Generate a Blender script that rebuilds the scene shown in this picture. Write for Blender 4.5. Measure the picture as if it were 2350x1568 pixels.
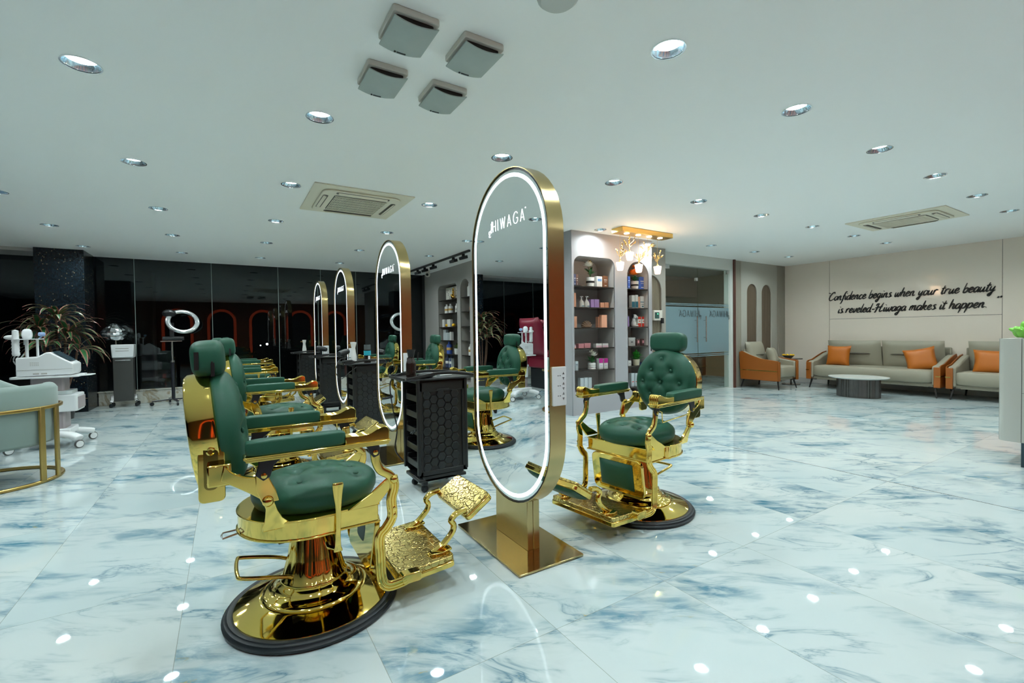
import bpy, math, random
from mathutils import Vector, Matrix, Euler
from math import sin, cos, pi, radians as rad
random.seed(7)
SC = bpy.context.scene
COL = SC.collection
for o in list(bpy.data.objects): bpy.data.objects.remove(o)

# ------------------------------------------------------------------ camera, world, exposure
CAM_H = 1.15
RGT = Vector((0.84827, -0.52938, -0.01366)); UPV = Vector((0.02186, 0.00923, 0.99972)); FWD = Vector((0.52911, 0.84833, -0.01940))
cd = bpy.data.cameras.new('camera'); cam = bpy.data.objects.new('camera', cd); COL.objects.link(cam)
cd.sensor_width = 36; cd.lens = 1049.25 / 2350 * 36; cd.clip_start = 0.02; cd.clip_end = 200
cam.matrix_world = Matrix(((RGT.x, UPV.x, -FWD.x, 0), (RGT.y, UPV.y, -FWD.y, 0), (RGT.z, UPV.z, -FWD.z, CAM_H), (0, 0, 0, 1)))
SC.camera = cam
W = bpy.data.worlds.new('night'); SC.world = W; W.use_nodes = True
W.node_tree.nodes['Background'].inputs[0].default_value = (0.010, 0.016, 0.022, 1)
W.node_tree.nodes['Background'].inputs[1].default_value = 0.4
SC.view_settings.view_transform = 'Standard'; SC.view_settings.look = 'None'
SC.view_settings.exposure = 1.25; SC.view_settings.gamma = 1.0; SC.view_settings.use_curve_mapping = False
SC.cycles.use_denoising = True
SC.cycles.max_bounces = 6; SC.cycles.diffuse_bounces = 4; SC.cycles.glossy_bounces = 4; SC.cycles.transmission_bounces = 4; SC.cycles.transparent_max_bounces = 8
SC.cycles.use_adaptive_sampling = True; SC.cycles.adaptive_threshold = 0.15; SC.cycles.adaptive_min_samples = 16
SC.cycles.sample_clamp_indirect = 6.0
LAMP = 128.0            # downlight disc strength
COOL = (0.87, 0.985, 0.985)
WARM = (1.0, 0.60, 0.30)
CEIL = 2.53

# ------------------------------------------------------------------ materials
MATS = {}
def pm(name, col, rough=0.5, metal=0.0, spec=0.5, coat=0.0, emit=None, es=0.0, bump=None, noise=None, trans=0.0, aniso=0.0, sheen=0.0):
    if name in MATS: return MATS[name]
    m = bpy.data.materials.new(name); m.use_nodes = True; nt = m.node_tree; b = nt.nodes['Principled BSDF']
    b.inputs['Base Color'].default_value = (*col, 1); b.inputs['Roughness'].default_value = rough
    b.inputs['Metallic'].default_value = metal; b.inputs['Specular IOR Level'].default_value = spec
    b.inputs['Coat Weight'].default_value = coat; b.inputs['Coat Roughness'].default_value = 0.05
    b.inputs['Transmission Weight'].default_value = trans
    b.inputs['Sheen Weight'].default_value = sheen
    if aniso: b.inputs['Anisotropic'].default_value = aniso
    if emit: b.inputs['Emission Color'].default_value = (*emit, 1); b.inputs['Emission Strength'].default_value = es
    if bump or noise:
        tc = nt.nodes.new('ShaderNodeTexCoord'); n = nt.nodes.new('ShaderNodeTexNoise')
        sc_, st = bump if bump else (noise[0], 0)
        n.inputs['Scale'].default_value = sc_; n.inputs['Detail'].default_value = 4
        nt.links.new(tc.outputs['Object'], n.inputs['Vector'])
        if bump:
            bp = nt.nodes.new('ShaderNodeBump'); bp.inputs['Strength'].default_value = st; bp.inputs['Distance'].default_value = 0.004
            nt.links.new(n.outputs['Fac'], bp.inputs['Height']); nt.links.new(bp.outputs[0], b.inputs['Normal'])
        if noise:
            r = nt.nodes.new('ShaderNodeMixRGB'); r.inputs[1].default_value = (*col, 1); r.inputs[2].default_value = (*noise[1], 1)
            n2 = nt.nodes.new('ShaderNodeTexNoise'); n2.inputs['Scale'].default_value = noise[0]; n2.inputs['Detail'].default_value = 3
            nt.links.new(tc.outputs['Object'], n2.inputs['Vector']); nt.links.new(n2.outputs['Fac'], r.inputs[0]); nt.links.new(r.outputs[0], b.inputs['Base Color'])
    MATS[name] = m; return m

def ramp(nt, src, stops):
    r = nt.nodes.new('ShaderNodeValToRGB'); e = r.color_ramp.elements
    while len(e) > 1: e.remove(e[-1])
    e[0].position = stops[0][0]; e[0].color = (*stops[0][1], 1)
    for p, c in stops[1:]:
        q = e.new(p); q.color = (*c, 1)
    nt.links.new(src, r.inputs[0]); return r.outputs[0]
def mth(nt, op, a, b=None, c=None):
    n = nt.nodes.new('ShaderNodeMath'); n.operation = op
    for i, v in enumerate((a, b, c)):
        if v is None: continue
        if isinstance(v, (int, float)): n.inputs[i].default_value = v
        else: nt.links.new(v, n.inputs[i])
    return n.outputs[0]
def mixc(nt, f, a, b, mode='MIX'):
    n = nt.nodes.new('ShaderNodeMixRGB'); n.blend_type = mode
    for i, v in enumerate((f, a, b)):
        if isinstance(v, (int, float)): n.inputs[i].default_value = v
        elif isinstance(v, tuple): n.inputs[i].default_value = (*v, 1)
        else: nt.links.new(v, n.inputs[i])
    return n.outputs[0]

def floor_mat():
    m = bpy.data.materials.new('marble_tile'); m.use_nodes = True; nt = m.node_tree; L = nt.links.new; b = nt.nodes['Principled BSDF']
    tc = nt.nodes.new('ShaderNodeTexCoord'); sp = nt.nodes.new('ShaderNodeSeparateXYZ'); L(tc.outputs['Object'], sp.inputs[0])
    TX, TY = 0.621, 1.2
    ux = mth(nt, 'DIVIDE', mth(nt, 'ADD', sp.outputs[0], 0.183), TX); uy = mth(nt, 'DIVIDE', mth(nt, 'SUBTRACT', sp.outputs[1], 0.2), TY)
    ix = mth(nt, 'FLOOR', ux); iy = mth(nt, 'FLOOR', uy); fx = mth(nt, 'FRACT', ux); fy = mth(nt, 'FRACT', uy)
    def edge(f, size, w):
        d = mth(nt, 'MULTIPLY', mth(nt, 'MINIMUM', f, mth(nt, 'SUBTRACT', 1.0, f)), size)
        return mth(nt, 'LESS_THAN', d, w)
    g = mth(nt, 'MAXIMUM', edge(fx, TX, 0.0011), edge(fy, TY, 0.0011))
    joint = mth(nt, 'LESS_THAN', mth(nt, 'ABSOLUTE', mth(nt, 'SUBTRACT', sp.outputs[0], 4.164)), 0.004)
    wn = nt.nodes.new('ShaderNodeTexWhiteNoise'); wn.noise_dimensions = '2D'
    cx = nt.nodes.new('ShaderNodeCombineXYZ'); L(ix, cx.inputs[0]); L(iy, cx.inputs[1]); L(cx.outputs[0], wn.inputs['Vector'])
    off = nt.nodes.new('ShaderNodeVectorMath'); off.operation = 'SCALE'; L(wn.outputs['Color'], off.inputs[0]); off.inputs[3].default_value = 9.0
    ad = nt.nodes.new('ShaderNodeVectorMath'); ad.operation = 'ADD'; L(tc.outputs['Object'], ad.inputs[0]); L(off.outputs[0], ad.inputs[1])
    mp = nt.nodes.new('ShaderNodeMapping'); mp.inputs['Rotation'].default_value = (0, 0, rad(34)); L(ad.outputs[0], mp.inputs[0])
    def nz(sx, sy, scale, det, rough=0.5, dist=0.0, z=0.0):
        q = nt.nodes.new('ShaderNodeMapping'); q.inputs['Scale'].default_value = (sx, sy, 1); q.inputs['Location'].default_value = (z, z * 1.7, z); L(mp.outputs[0], q.inputs[0])
        n = nt.nodes.new('ShaderNodeTexNoise'); n.inputs['Scale'].default_value = scale; n.inputs['Detail'].default_value = det
        n.inputs['Roughness'].default_value = rough; n.inputs['Distortion'].default_value = dist; L(q.outputs[0], n.inputs['Vector']); return n.outputs['Fac']
    cloud = nz(1.0, 2.6, 1.25, 4, 0.55, 0.5)
    cl = ramp(nt, cloud, [(0.0, (0, 0, 0)), (0.515, (0, 0, 0)), (0.59, (0.5, 0.5, 0.5)), (0.69, (1, 1, 1))])
    fine = nz(1.0, 3.2, 4.2, 7, 0.62, 0.7, 3.1)
    fi = ramp(nt, fine, [(0.0, (0.0, 0.0, 0.0)), (0.40, (0.12, 0.12, 0.12)), (0.60, (1, 1, 1))])
    blot = mth(nt, 'MULTIPLY', cl, fi)
    v1 = nz(1.0, 3.0, 1.9, 5, 0.58, 0.9, 7.7)
    vein = ramp(nt, mth(nt, 'ABSOLUTE', mth(nt, 'SUBTRACT', v1, 0.5)), [(0.0, (0.9, 0.9, 0.9)), (0.008, (0.55, 0.55, 0.55)), (0.030, (0.16, 0.16, 0.16)), (0.075, (0, 0, 0))])
    vm = ramp(nt, nz(1.0, 1.8, 1.5, 4, 0.6, 0.0, 12.3), [(0.0, (0, 0, 0)), (0.46, (0, 0, 0)), (0.62, (1, 1, 1))])
    veins = mth(nt, 'MULTIPLY', vein, vm)
    base = mixc(nt, ramp(nt, nz(1, 1.5, 0.9, 3, 0.5, 0.2, 1.1), [(0.3, (0, 0, 0)), (0.7, (1, 1, 1))]), (0.56, 0.61, 0.60), (0.45, 0.54, 0.555))
    c = mixc(nt, mth(nt, 'MULTIPLY', blot, 0.95), base, (0.050, 0.185, 0.265))
    c = mixc(nt, mth(nt, 'MULTIPLY', veins, 0.9), c, (0.04, 0.15, 0.22))
    gold = ramp(nt, nz(1.0, 1.6, 7.0, 4, 0.6, 0.5, 21.0), [(0.0, (0, 0, 0)), (0.66, (0, 0, 0)), (0.72, (1, 1, 1))])
    gm = mth(nt, 'MULTIPLY', gold, ramp(nt, mth(nt, 'MAXIMUM', blot, veins), [(0.0, (0, 0, 0)), (0.12, (0, 0, 0)), (0.4, (1, 1, 1))]))
    c = mixc(nt, mth(nt, 'MULTIPLY', gm, 0.7), c, (0.42, 0.34, 0.10))
    c = mixc(nt, mth(nt, 'MULTIPLY', g, 0.75), c, (0.22, 0.24, 0.20)); c = mixc(nt, joint, c, (0.04, 0.04, 0.03))
    L(c, b.inputs['Base Color']); b.inputs['Roughness'].default_value = 0.025; b.inputs['Specular IOR Level'].default_value = 0.5
    return m

def curb_mat():
    m = bpy.data.materials.new('curb_marble'); m.use_nodes = True; nt = m.node_tree; b = nt.nodes['Principled BSDF']
    tc = nt.nodes.new('ShaderNodeTexCoord'); n = nt.nodes.new('ShaderNodeTexNoise'); n.inputs['Scale'].default_value = 4; n.inputs['Detail'].default_value = 6; n.inputs['Distortion'].default_value = 1.5
    nt.links.new(tc.outputs['Object'], n.inputs['Vector'])
    nt.links.new(ramp(nt, n.outputs['Fac'], [(0.35, (0.52, 0.50, 0.42)), (0.5, (0.62, 0.62, 0.56)), (0.58, (0.36, 0.29, 0.19)), (0.7, (0.60, 0.60, 0.54))]), b.inputs['Base Color'])
    b.inputs['Roughness'].default_value = 0.15; return m

def mosaic_mat():
    m = bpy.data.materials.new('dark_mosaic'); m.use_nodes = True; nt = m.node_tree; L = nt.links.new; b = nt.nodes['Principled BSDF']
    tc = nt.nodes.new('ShaderNodeTexCoord'); sp = nt.nodes.new('ShaderNodeSeparateXYZ'); L(tc.outputs['Object'], sp.inputs[0])
    u = mth(nt, 'ADD', sp.outputs[0], sp.outputs[1]); S = 0.0145
    ix = mth(nt, 'FLOOR', mth(nt, 'DIVIDE', u, S)); iz = mth(nt, 'FLOOR', mth(nt, 'DIVIDE', sp.outputs[2], S))
    fx = mth(nt, 'FRACT', mth(nt, 'DIVIDE', u, S)); fz = mth(nt, 'FRACT', mth(nt, 'DIVIDE', sp.outputs[2], S))
    cx = nt.nodes.new('ShaderNodeCombineXYZ'); L(ix, cx.inputs[0]); L(iz, cx.inputs[1])
    wn = nt.nodes.new('ShaderNodeTexWhiteNoise'); wn.noise_dimensions = '2D'; L(cx.outputs[0], wn.inputs['Vector'])
    c = ramp(nt, wn.outputs['Value'], [(0.0, (0.003, 0.007, 0.011)), (0.5, (0.006, 0.016, 0.024)), (0.970, (0.010, 0.027, 0.04)), (0.975, (0.20, 0.165, 0.10)), (1.0, (0.30, 0.25, 0.15))])
    c.node.color_ramp.interpolation = 'CONSTANT'
    gr = mth(nt, 'MAXIMUM', mth(nt, 'LESS_THAN', fx, 0.22), mth(nt, 'LESS_THAN', fz, 0.12))
    L(mixc(nt, gr, c, (0.004, 0.006, 0.009)), b.inputs['Base Color']); b.inputs['Roughness'].default_value = 0.25
    return m

def glass_mat(name, tint=(0.55, 0.62, 0.62), rough=0.0, frost=0.0, fcol=(0.35, 0.5, 0.55)):
    m = bpy.data.materials.new(name); m.use_nodes = True; nt = m.node_tree; L = nt.links.new; nt.nodes.remove(nt.nodes['Principled BSDF'])
    out = nt.nodes['Material Output']; fr = nt.nodes.new('ShaderNodeFresnel'); gm_ = nt.nodes.new('ShaderNodeNewGeometry'); L(mth(nt, 'MULTIPLY_ADD', gm_.outputs['Backfacing'], 1 / 1.6 - 1.6, 1.6), fr.inputs[0])
    gl = nt.nodes.new('ShaderNodeBsdfGlossy'); gl.inputs['Roughness'].default_value = rough
    tr = nt.nodes.new('ShaderNodeBsdfTransparent'); tr.inputs[0].default_value = (*tint, 1)
    src = tr.outputs[0]
    if frost:
        df = nt.nodes.new('ShaderNodeBsdfDiffuse'); df.inputs[0].default_value = (*fcol, 1)
        mf = nt.nodes.new('ShaderNodeMixShader'); mf.inputs[0].default_value = frost; L(tr.outputs[0], mf.inputs[1]); L(df.outputs[0], mf.inputs[2]); src = mf.outputs[0]
    mx = nt.nodes.new('ShaderNodeMixShader'); L(fr.outputs[0], mx.inputs[0]); L(src, mx.inputs[1]); L(gl.outputs[0], mx.inputs[2]); L(mx.outputs[0], out.inputs[0])
    return m

def ribbed_mat(name, col, s=0.03, dark=0.8):
    m = bpy.data.materials.new(name); m.use_nodes = True; nt = m.node_tree; L = nt.links.new; b = nt.nodes['Principled BSDF']
    tc = nt.nodes.new('ShaderNodeTexCoord'); sp = nt.nodes.new('ShaderNodeSeparateXYZ'); L(tc.outputs['Object'], sp.inputs[0])
    u = mth(nt, 'FRACT', mth(nt, 'DIVIDE', mth(nt, 'ADD', sp.outputs[0], sp.outputs[1]), s))
    h = mth(nt, 'SINE', mth(nt, 'MULTIPLY', u, pi)); bp = nt.nodes.new('ShaderNodeBump'); bp.inputs['Strength'].default_value = 0.9; bp.inputs['Distance'].default_value = 0.01
    L(h, bp.inputs['Height']); L(bp.outputs[0], b.inputs['Normal'])
    L(mixc(nt, mth(nt, 'LESS_THAN', h, 0.25), col, tuple(c * dark for c in col)), b.inputs['Base Color']); b.inputs['Roughness'].default_value = 0.6
    return m

def engraved_mat():
    m = bpy.data.materials.new('engraved_gold'); m.use_nodes = True; nt = m.node_tree; L = nt.links.new; b = nt.nodes['Principled BSDF']
    b.inputs['Metallic'].default_value = 1; b.inputs['Roughness'].default_value = 0.2
    tc = nt.nodes.new('ShaderNodeTexCoord'); v = nt.nodes.new('ShaderNodeTexVoronoi'); v.feature = 'DISTANCE_TO_EDGE'; v.inputs['Scale'].default_value = 40
    n = nt.nodes.new('ShaderNodeTexNoise'); n.inputs['Scale'].default_value = 14
    ad = nt.nodes.new('ShaderNodeVectorMath'); ad.operation = 'MULTIPLY_ADD'; ad.inputs[1].default_value = (0.05, 0.05, 0.05)
    L(tc.outputs['Object'], n.inputs['Vector']); L(n.outputs['Color'], ad.inputs[0]); L(tc.outputs['Object'], ad.inputs[2]); L(ad.outputs[0], v.inputs['Vector'])
    h = ramp(nt, v.outputs['Distance'], [(0, (0, 0, 0)), (0.07, (1, 1, 1))])
    bp = nt.nodes.new('ShaderNodeBump'); bp.inputs['Strength'].default_value = 0.45; bp.inputs['Distance'].default_value = 0.002; L(h, bp.inputs['Height']); L(bp.outputs[0], b.inputs['Normal'])
    L(mixc(nt, h, (0.22, 0.15, 0.03), (0.74, 0.57, 0.20)), b.inputs['Base Color'])
    return m

GOLD = pm('polished_gold', (0.88, 0.65, 0.17), 0.07, 1.0)
BRASS = pm('brushed_brass', (0.56, 0.43, 0.20), 0.24, 1.0, aniso=0.6)
BRASSP = pm('brass_plate', (0.60, 0.47, 0.23), 0.13, 1.0)
ENGR = engraved_mat()
GREEN = pm('green_leather', (0.016, 0.077, 0.047), 0.44, spec=0.25, bump=(260, 0.10))
BLACK = pm('black_plastic', (0.008, 0.0095, 0.011), 0.36)
BLACKM = pm('black_metal', (0.015, 0.016, 0.022), 0.30)
RUBBER = pm('rubber', (0.008, 0.012, 0.015), 0.42, spec=0.35)
DARKIN = pm('dark_recess', (0.01, 0.01, 0.01), 0.6)
STEEL = pm('steel', (0.62, 0.62, 0.62), 0.25, 1.0)
CHROME = pm('chrome', (0.80, 0.84, 0.86), 0.10, 1.0)
WHITE = pm('white_plastic', (0.72, 0.74, 0.75), 0.30)
WHITEP = pm('paint_ceiling', (0.93, 0.94, 0.92), 0.75)
GREYW = pm('paint_grey', (0.36, 0.36, 0.38), 0.6)
GREYD = pm('paint_grey_niche', (0.42, 0.40, 0.385), 0.6)
BEIGEP = pm('cream_gloss_panel', (0.80, 0.71, 0.61), 0.07)
MIRRORM = pm('mirror_silver', (0.90, 0.93, 0.93), 0.0, 1.0)
LEDM = pm('led_white', (0.9, 0.95, 1), 0.5, emit=(0.82, 0.94, 1.0), es=0.7)
LEDT = pm('led_text', (0.9, 0.95, 1), 0.5, emit=(0.92, 0.97, 1.0), es=.50)
LAMPM = pm('lamp_disc', (1, 1, 1), 0.5, emit=COOL, es=LAMP)
WARMM = pm('warm_lamp', (1, 1, 1), 0.5, emit=(1.0, 0.74, 0.50), es=14.0)
CREAM = pm('cream_leather', (0.31, 0.285, 0.215), 0.5, bump=(200, 0.05))
ORANGE = pm('orange_leather', (0.46, 0.125, 0.006), 0.45, bump=(180, 0.06))
TAN = pm('tan_leather', (0.32, 0.088, 0.008), 0.45)
VELVET = pm('velvet_sage', (0.185, 0.245, 0.225), 0.8, sheen=0.3)
FLOORM = floor_mat(); CURBM = curb_mat(); MOSM = mosaic_mat()
GLASSW = glass_mat('window_glass'); GLASSD = glass_mat('door_glass', (0.80, 0.86, 0.84)); GLASSF = glass_mat('frosted_glass', (0.80, 0.9, 0.9), 0.15, 0.72, (0.22, 0.33, 0.37))

# ------------------------------------------------------------------ mesh builder
def cr(pts, n=6, closed=False):
    P = [Vector(p) for p in pts]; out = []; N = len(P)
    rng = range(N) if closed else range(N - 1)
    for i in rng:
        a = P[(i - 1) % N] if (closed or i > 0) else P[0] * 2 - P[1]
        b = P[i]; c = P[(i + 1) % N]
        d = P[(i + 2) % N] if (closed or i < N - 2) else P[-1] * 2 - P[-2]
        for k in range(n):
            t = k / n
            out.append(0.5 * ((2 * b) + (c - a) * t + (2 * a - 5 * b + 4 * c - d) * t * t + (3 * b - a - 3 * c + d) * t ** 3))
    if not closed: out.append(P[-1].copy())
    return out

class MB:
    def __init__(s): s.v = []; s.f = []
    def add(s, vs, fs, M=None):
        k = len(s.v); s.v += [(M @ Vector(p)) if M else Vector(p) for p in vs]; s.f += [tuple(i + k for i in f) for f in fs]; return s
    def box(s, c, d, M=None):
        x, y, z = [q / 2 for q in d]; vs = [Vector(c) + Vector((a * x, b * y, e * z)) for a in (-1, 1) for b in (-1, 1) for e in (-1, 1)]
        return s.add(vs, [(0, 1, 3, 2), (4, 6, 7, 5), (0, 4, 5, 1), (2, 3, 7, 6), (0, 2, 6, 4), (1, 5, 7, 3)], M)
    def b2(s, x0, x1, y0, y1, z0, z1, M=None): return s.box(((x0 + x1) / 2, (y0 + y1) / 2, (z0 + z1) / 2), (abs(x1 - x0), abs(y1 - y0), abs(z1 - z0)), M)
    def lathe(s, prof, seg=32, c=(0, 0, 0), M=None, mod=None, sx=1, sy=1):
        vs = []; n = len(prof)
        for i in range(seg):
            a = 2 * pi * i / seg
            for r, z in prof:
                k = mod(a, z) if mod else 1
                vs.append((c[0] + r * k * cos(a) * sx, c[1] + r * k * sin(a) * sy, c[2] + z))
        fs = []
        for i in range(seg):
            j = (i + 1) % seg
            for q in range(n - 1):
                if prof[q][0] < 1e-6 and prof[q + 1][0] < 1e-6: continue
                fs.append((i * n + q, j * n + q, j * n + q + 1, i * n + q + 1))
        return s.add(vs, fs, M)
    def sweep(s, path, sec, up=(0, 0, 1), closed=False, scale=None, M=None):
        P = [Vector(p) for p in path]; N = len(P); up = Vector(up); vs = []; m = len(sec)
        for i in range(N):
            a = P[(i - 1) % N] if (closed or i > 0) else P[i]; b = P[(i + 1) % N] if (closed or i < N - 1) else P[i]
            t = (b - a).normalized(); sd = t.cross(up)
            if sd.length < 1e-4: sd = t.cross(Vector((1, 0, 0.01)))
            sd.normalize(); nn = sd.cross(t); k = scale[i] if scale else 1
            if not isinstance(k, (tuple, list)): k = (k, k)
            for u, v in sec: vs.append(P[i] + sd * u * k[0] + nn * v * k[1])
        fs = []
        for i in range(N if closed else N - 1):
            j = (i + 1) % N
            for q in range(m): fs.append((i * m + q, i * m + (q + 1) % m, j * m + (q + 1) % m, j * m + q))
        if not closed: fs += [tuple(range(m - 1, -1, -1)), tuple((N - 1) * m + q for q in range(m))]
        return s.add(vs, fs, M)
    def tube(s, path, r, seg=10, closed=False, scale=None, M=None, up=(0, 0, 1)):
        return s.sweep(path, [(r * cos(2 * pi * k / seg), r * sin(2 * pi * k / seg)) for k in range(seg)], up, closed, scale, M)
    def bar(s, path, w, h, up=(0, 0, 1), closed=False, scale=None, M=None, bev=0.25):
        b = min(w, h) * bev; x, y = w / 2, h / 2
        return s.sweep(path, [(-x + b, -y), (x - b, -y), (x, -y + b), (x, y - b), (x - b, y), (-x + b, y), (-x, y - b), (-x, -y + b)], up, closed, scale, M)
    def prism(s, poly, a0, a1, ax='z', M=None):
        f = {'z': lambda u, v, w: (u, v, w), 'y': lambda u, v, w: (u, w, v), 'x': lambda u, v, w: (w, u, v)}[ax]
        n = len(poly); vs = [f(u, v, a0) for u, v in poly] + [f(u, v, a1) for u, v in poly]
        return s.add(vs, [tuple(range(n - 1, -1, -1)), tuple(range(n, 2 * n))] + [(i, (i + 1) % n, (i + 1) % n + n, i + n) for i in range(n)], M)
    def sell(s, c, d, e1=0.5, e2=0.5, nu=28, nv=14, M=None):
        def pw(x, e): return math.copysign(abs(x) ** e, x)
        vs = []
        for j in range(nv + 1):
            ph = -pi / 2 + pi * j / nv
            for i in range(nu):
                th = 2 * pi * i / nu
                vs.append((c[0] + d[0] / 2 * pw(cos(ph), e1) * pw(cos(th), e2), c[1] + d[1] / 2 * pw(cos(ph), e1) * pw(sin(th), e2), c[2] + d[2] / 2 * pw(sin(ph), e1)))
        fs = [(j * nu + i, j * nu + (i + 1) % nu, (j + 1) * nu + (i + 1) % nu, (j + 1) * nu + i) for j in range(nv) for i in range(nu)]
        return s.add(vs, fs, M)
    def tuft(s, rx, ry, th, btn, under=0.3, M=None, seg=56, rings=22, dip=0.022, sig=0.028):
        vs = []; fs = []
        for i in range(rings + 1):
            q = i / rings; rr = sin(q * pi / 2) if True else q
            for k in range(seg):
                a = 2 * pi * k / seg; x = rx * rr * cos(a); y = ry * rr * sin(a)
                h = th * (1 - rr ** 3.2) ** 0.45 if rr < 1 else 0
                for bx, by in btn: h -= dip * math.exp(-((x - bx) ** 2 + (y - by) ** 2) / sig ** 2)
                for bi in range(len(btn)):
                    for bj in range(bi + 1, len(btn)):
                        ax_, ay = btn[bi]; cx_, cy = btn[bj]; dx, dy = cx_ - ax_, cy - ay; LL = math.hypot(dx, dy)
                        if LL > 0.16: continue
                        t = max(0, min(1, ((x - ax_) * dx + (y - ay) * dy) / LL ** 2)); dd = math.hypot(x - ax_ - t * dx, y - ay - t * dy)
                        h -= dip * 0.12 * math.exp(-(dd / 0.012) ** 2)
                vs.append((x, y, h))
        for i in range(rings):
            for k in range(seg): fs.append((i * seg + k, (i + 1) * seg + k, (i + 1) * seg + (k + 1) % seg, i * seg + (k + 1) % seg))
        b0 = len(vs)
        for j, (sc, zz) in enumerate(((0.995, -under * 0.35), (0.95, -under * 0.8), (0.86, -under))):
            for k in range(seg):
                a = 2 * pi * k / seg; vs.append((rx * sc * cos(a), ry * sc * sin(a), zz))
        for j in range(3):
            p0 = rings * seg if j == 0 else b0 + (j - 1) * seg; p1 = b0 + j * seg
            for k in range(seg): fs.append((p0 + k, p1 + k, p1 + (k + 1) % seg, p0 + (k + 1) % seg))
        fs.append(tuple(b0 + 2 * seg + k for k in range(seg)))
        return s.add(vs, fs, M)
    def pillow(s, w, h, t, M=None, n=14, pinch=0.06):
        vs = []; fs = []
        for sg in (1, -1):
            for i in range(n + 1):
                for j in range(n + 1):
                    u = i / n * 2 - 1; v = j / n * 2 - 1
                    z = t / 2 * ((1 - u ** 4) * (1 - v ** 4)) ** 0.55
                    k = 1 - pinch * (1 - u * u) if True else 1; k2 = 1 - pinch * (1 - v * v)
                    vs.append((u * w / 2 * k2, v * h / 2 * k, sg * z))
        N = (n + 1) ** 2
        for q in (0, 1):
            for i in range(n):
                for j in range(n):
                    a = q * N + i * (n + 1) + j; f = (a, a + n + 1, a + n + 2, a + 1); fs.append(f if q == 0 else f[::-1])
        return s.add(vs, fs, M)
    def strip(s, pts, w, nrm, M=None): return s
    def build(s, name, mat, parent=None, bevel=0, angle=38, solid=0, seg=2):
        me = bpy.data.meshes.new(name); me.from_pydata([tuple(p) for p in s.v], [], s.f); me.validate(clean_customdata=False)
        me.materials.append(mat)
        import bmesh as _b
        bm = _b.new(); bm.from_mesh(me); _b.ops.remove_doubles(bm, verts=bm.verts, dist=1e-5); _b.ops.recalc_face_normals(bm, faces=bm.faces); bm.to_mesh(me); bm.free()
        me.shade_smooth(); me.set_sharp_from_angle(angle=rad(angle))
        o = bpy.data.objects.new(name, me); COL.objects.link(o)
        if parent: o.parent = parent
        if solid:
            q = o.modifiers.new('s', 'SOLIDIFY'); q.thickness = solid; q.offset = 0
        if bevel:
            q = o.modifiers.new('b', 'BEVEL'); q.width = bevel; q.segments = seg; q.limit_method = 'ANGLE'; q.angle_limit = rad(35); q.harden_normals = False
        return o

def tag(o, label=None, cat=None, group=None, kind=None):
    if label: o['label'] = label
    if cat: o['category'] = cat
    if group: o['group'] = group
    if kind: o['kind'] = kind
    return o
def thing(name, label, cat, loc=(0, 0, 0), rz=0, group=None):
    o = bpy.data.objects.new(name, None); COL.objects.link(o); o.empty_display_size = 0.1
    o.location = loc; o.rotation_euler = (0, 0, rz); return tag(o, label, cat, group)
def struct(o, name=None):
    o['kind'] = 'structure'; return o
def copy_tree(o, parent=None):
    c = o.copy(); COL.objects.link(c); c.parent = parent
    for ch in [x for x in bpy.data.objects if x.parent == o]: copy_tree(ch, c)
    return c
KIDS = {}
def rounded(x0, x1, z0, z1, r, n=6, corners='all'):
    out = []
    for (cx, cz, a0, key) in ((x1 - r, z1 - r, 0, 't'), (x0 + r, z1 - r, 90, 't'), (x0 + r, z0 + r, 180, 'b'), (x1 - r, z0 + r, 270, 'b')):
        if corners == 'all' or key in corners:
            for k in range(n + 1): a = rad(a0 + 90 * k / n); out.append((cx + r * cos(a), cz + r * sin(a)))
        else: out.append((x1 if cx == x1 - r else x0, z1 if key == 't' else z0))
    return out
def tr(x=0, y=0, z=0, rx=0, ry=0, rz=0): return Matrix.Translation((x, y, z)) @ Euler((rad(rx), rad(ry), rad(rz))).to_matrix().to_4x4()

# pixel of the photograph -> point on a known plane (places small goods on surfaces already built)
def ray(x, y): return (x - 1175) / 1049.25 * RGT - (y - 784) / 1049.25 * UPV + FWD
def atY(x, y, Y): d = ray(x, y); return Vector((0, 0, CAM_H)) + d * (Y / d.y)
def atX(x, y, X): d = ray(x, y); return Vector((0, 0, CAM_H)) + d * (X / d.x)
def atZ(x, y, Z): d = ray(x, y); return Vector((0, 0, CAM_H)) + d * ((Z - CAM_H) / d.z)
#@@SETTING
def curve_wall(name, outer, holes, thick, mat, M, parent=None):
    cu = bpy.data.curves.new(name, 'CURVE'); cu.dimensions = '2D'; cu.fill_mode = 'BOTH'; cu.extrude = thick / 2
    for loop in [outer] + holes:
        sp = cu.splines.new('POLY'); sp.points.add(len(loop) - 1); sp.use_cyclic_u = True
        for i, (u, v) in enumerate(loop): sp.points[i].co = (u, v, 0, 1)
    t = bpy.data.objects.new('tmp', cu); COL.objects.link(t); bpy.context.view_layer.update()
    me = bpy.data.meshes.new_from_object(t); bpy.data.objects.remove(t); bpy.data.curves.remove(cu)
    me.name = name; me.transform(M); me.materials.clear(); me.materials.append(mat)
    o = bpy.data.objects.new(name, me); COL.objects.link(o); o.parent = parent; return o
MXZ = Matrix(((1, 0, 0, 0), (0, 0, 1, 0), (0, 1, 0, 0), (0, 0, 0, 1)))      # plane (u,v) -> x,z
MYZ = Matrix(((0, 0, 1, 0), (1, 0, 0, 0), (0, 1, 0, 0), (0, 0, 0, 1)))      # plane (u,v) -> y,z
def circle(cx, cy, r, n=24): return [(cx + r * cos(2 * pi * k / n), cy + r * sin(2 * pi * k / n)) for k in range(n)]
XL, XR, YF, YB = -6.0, 10.49, -1.3, 10.3
WALLD = pm('paint_dark', (0.03, 0.032, 0.034), 0.5)

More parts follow.
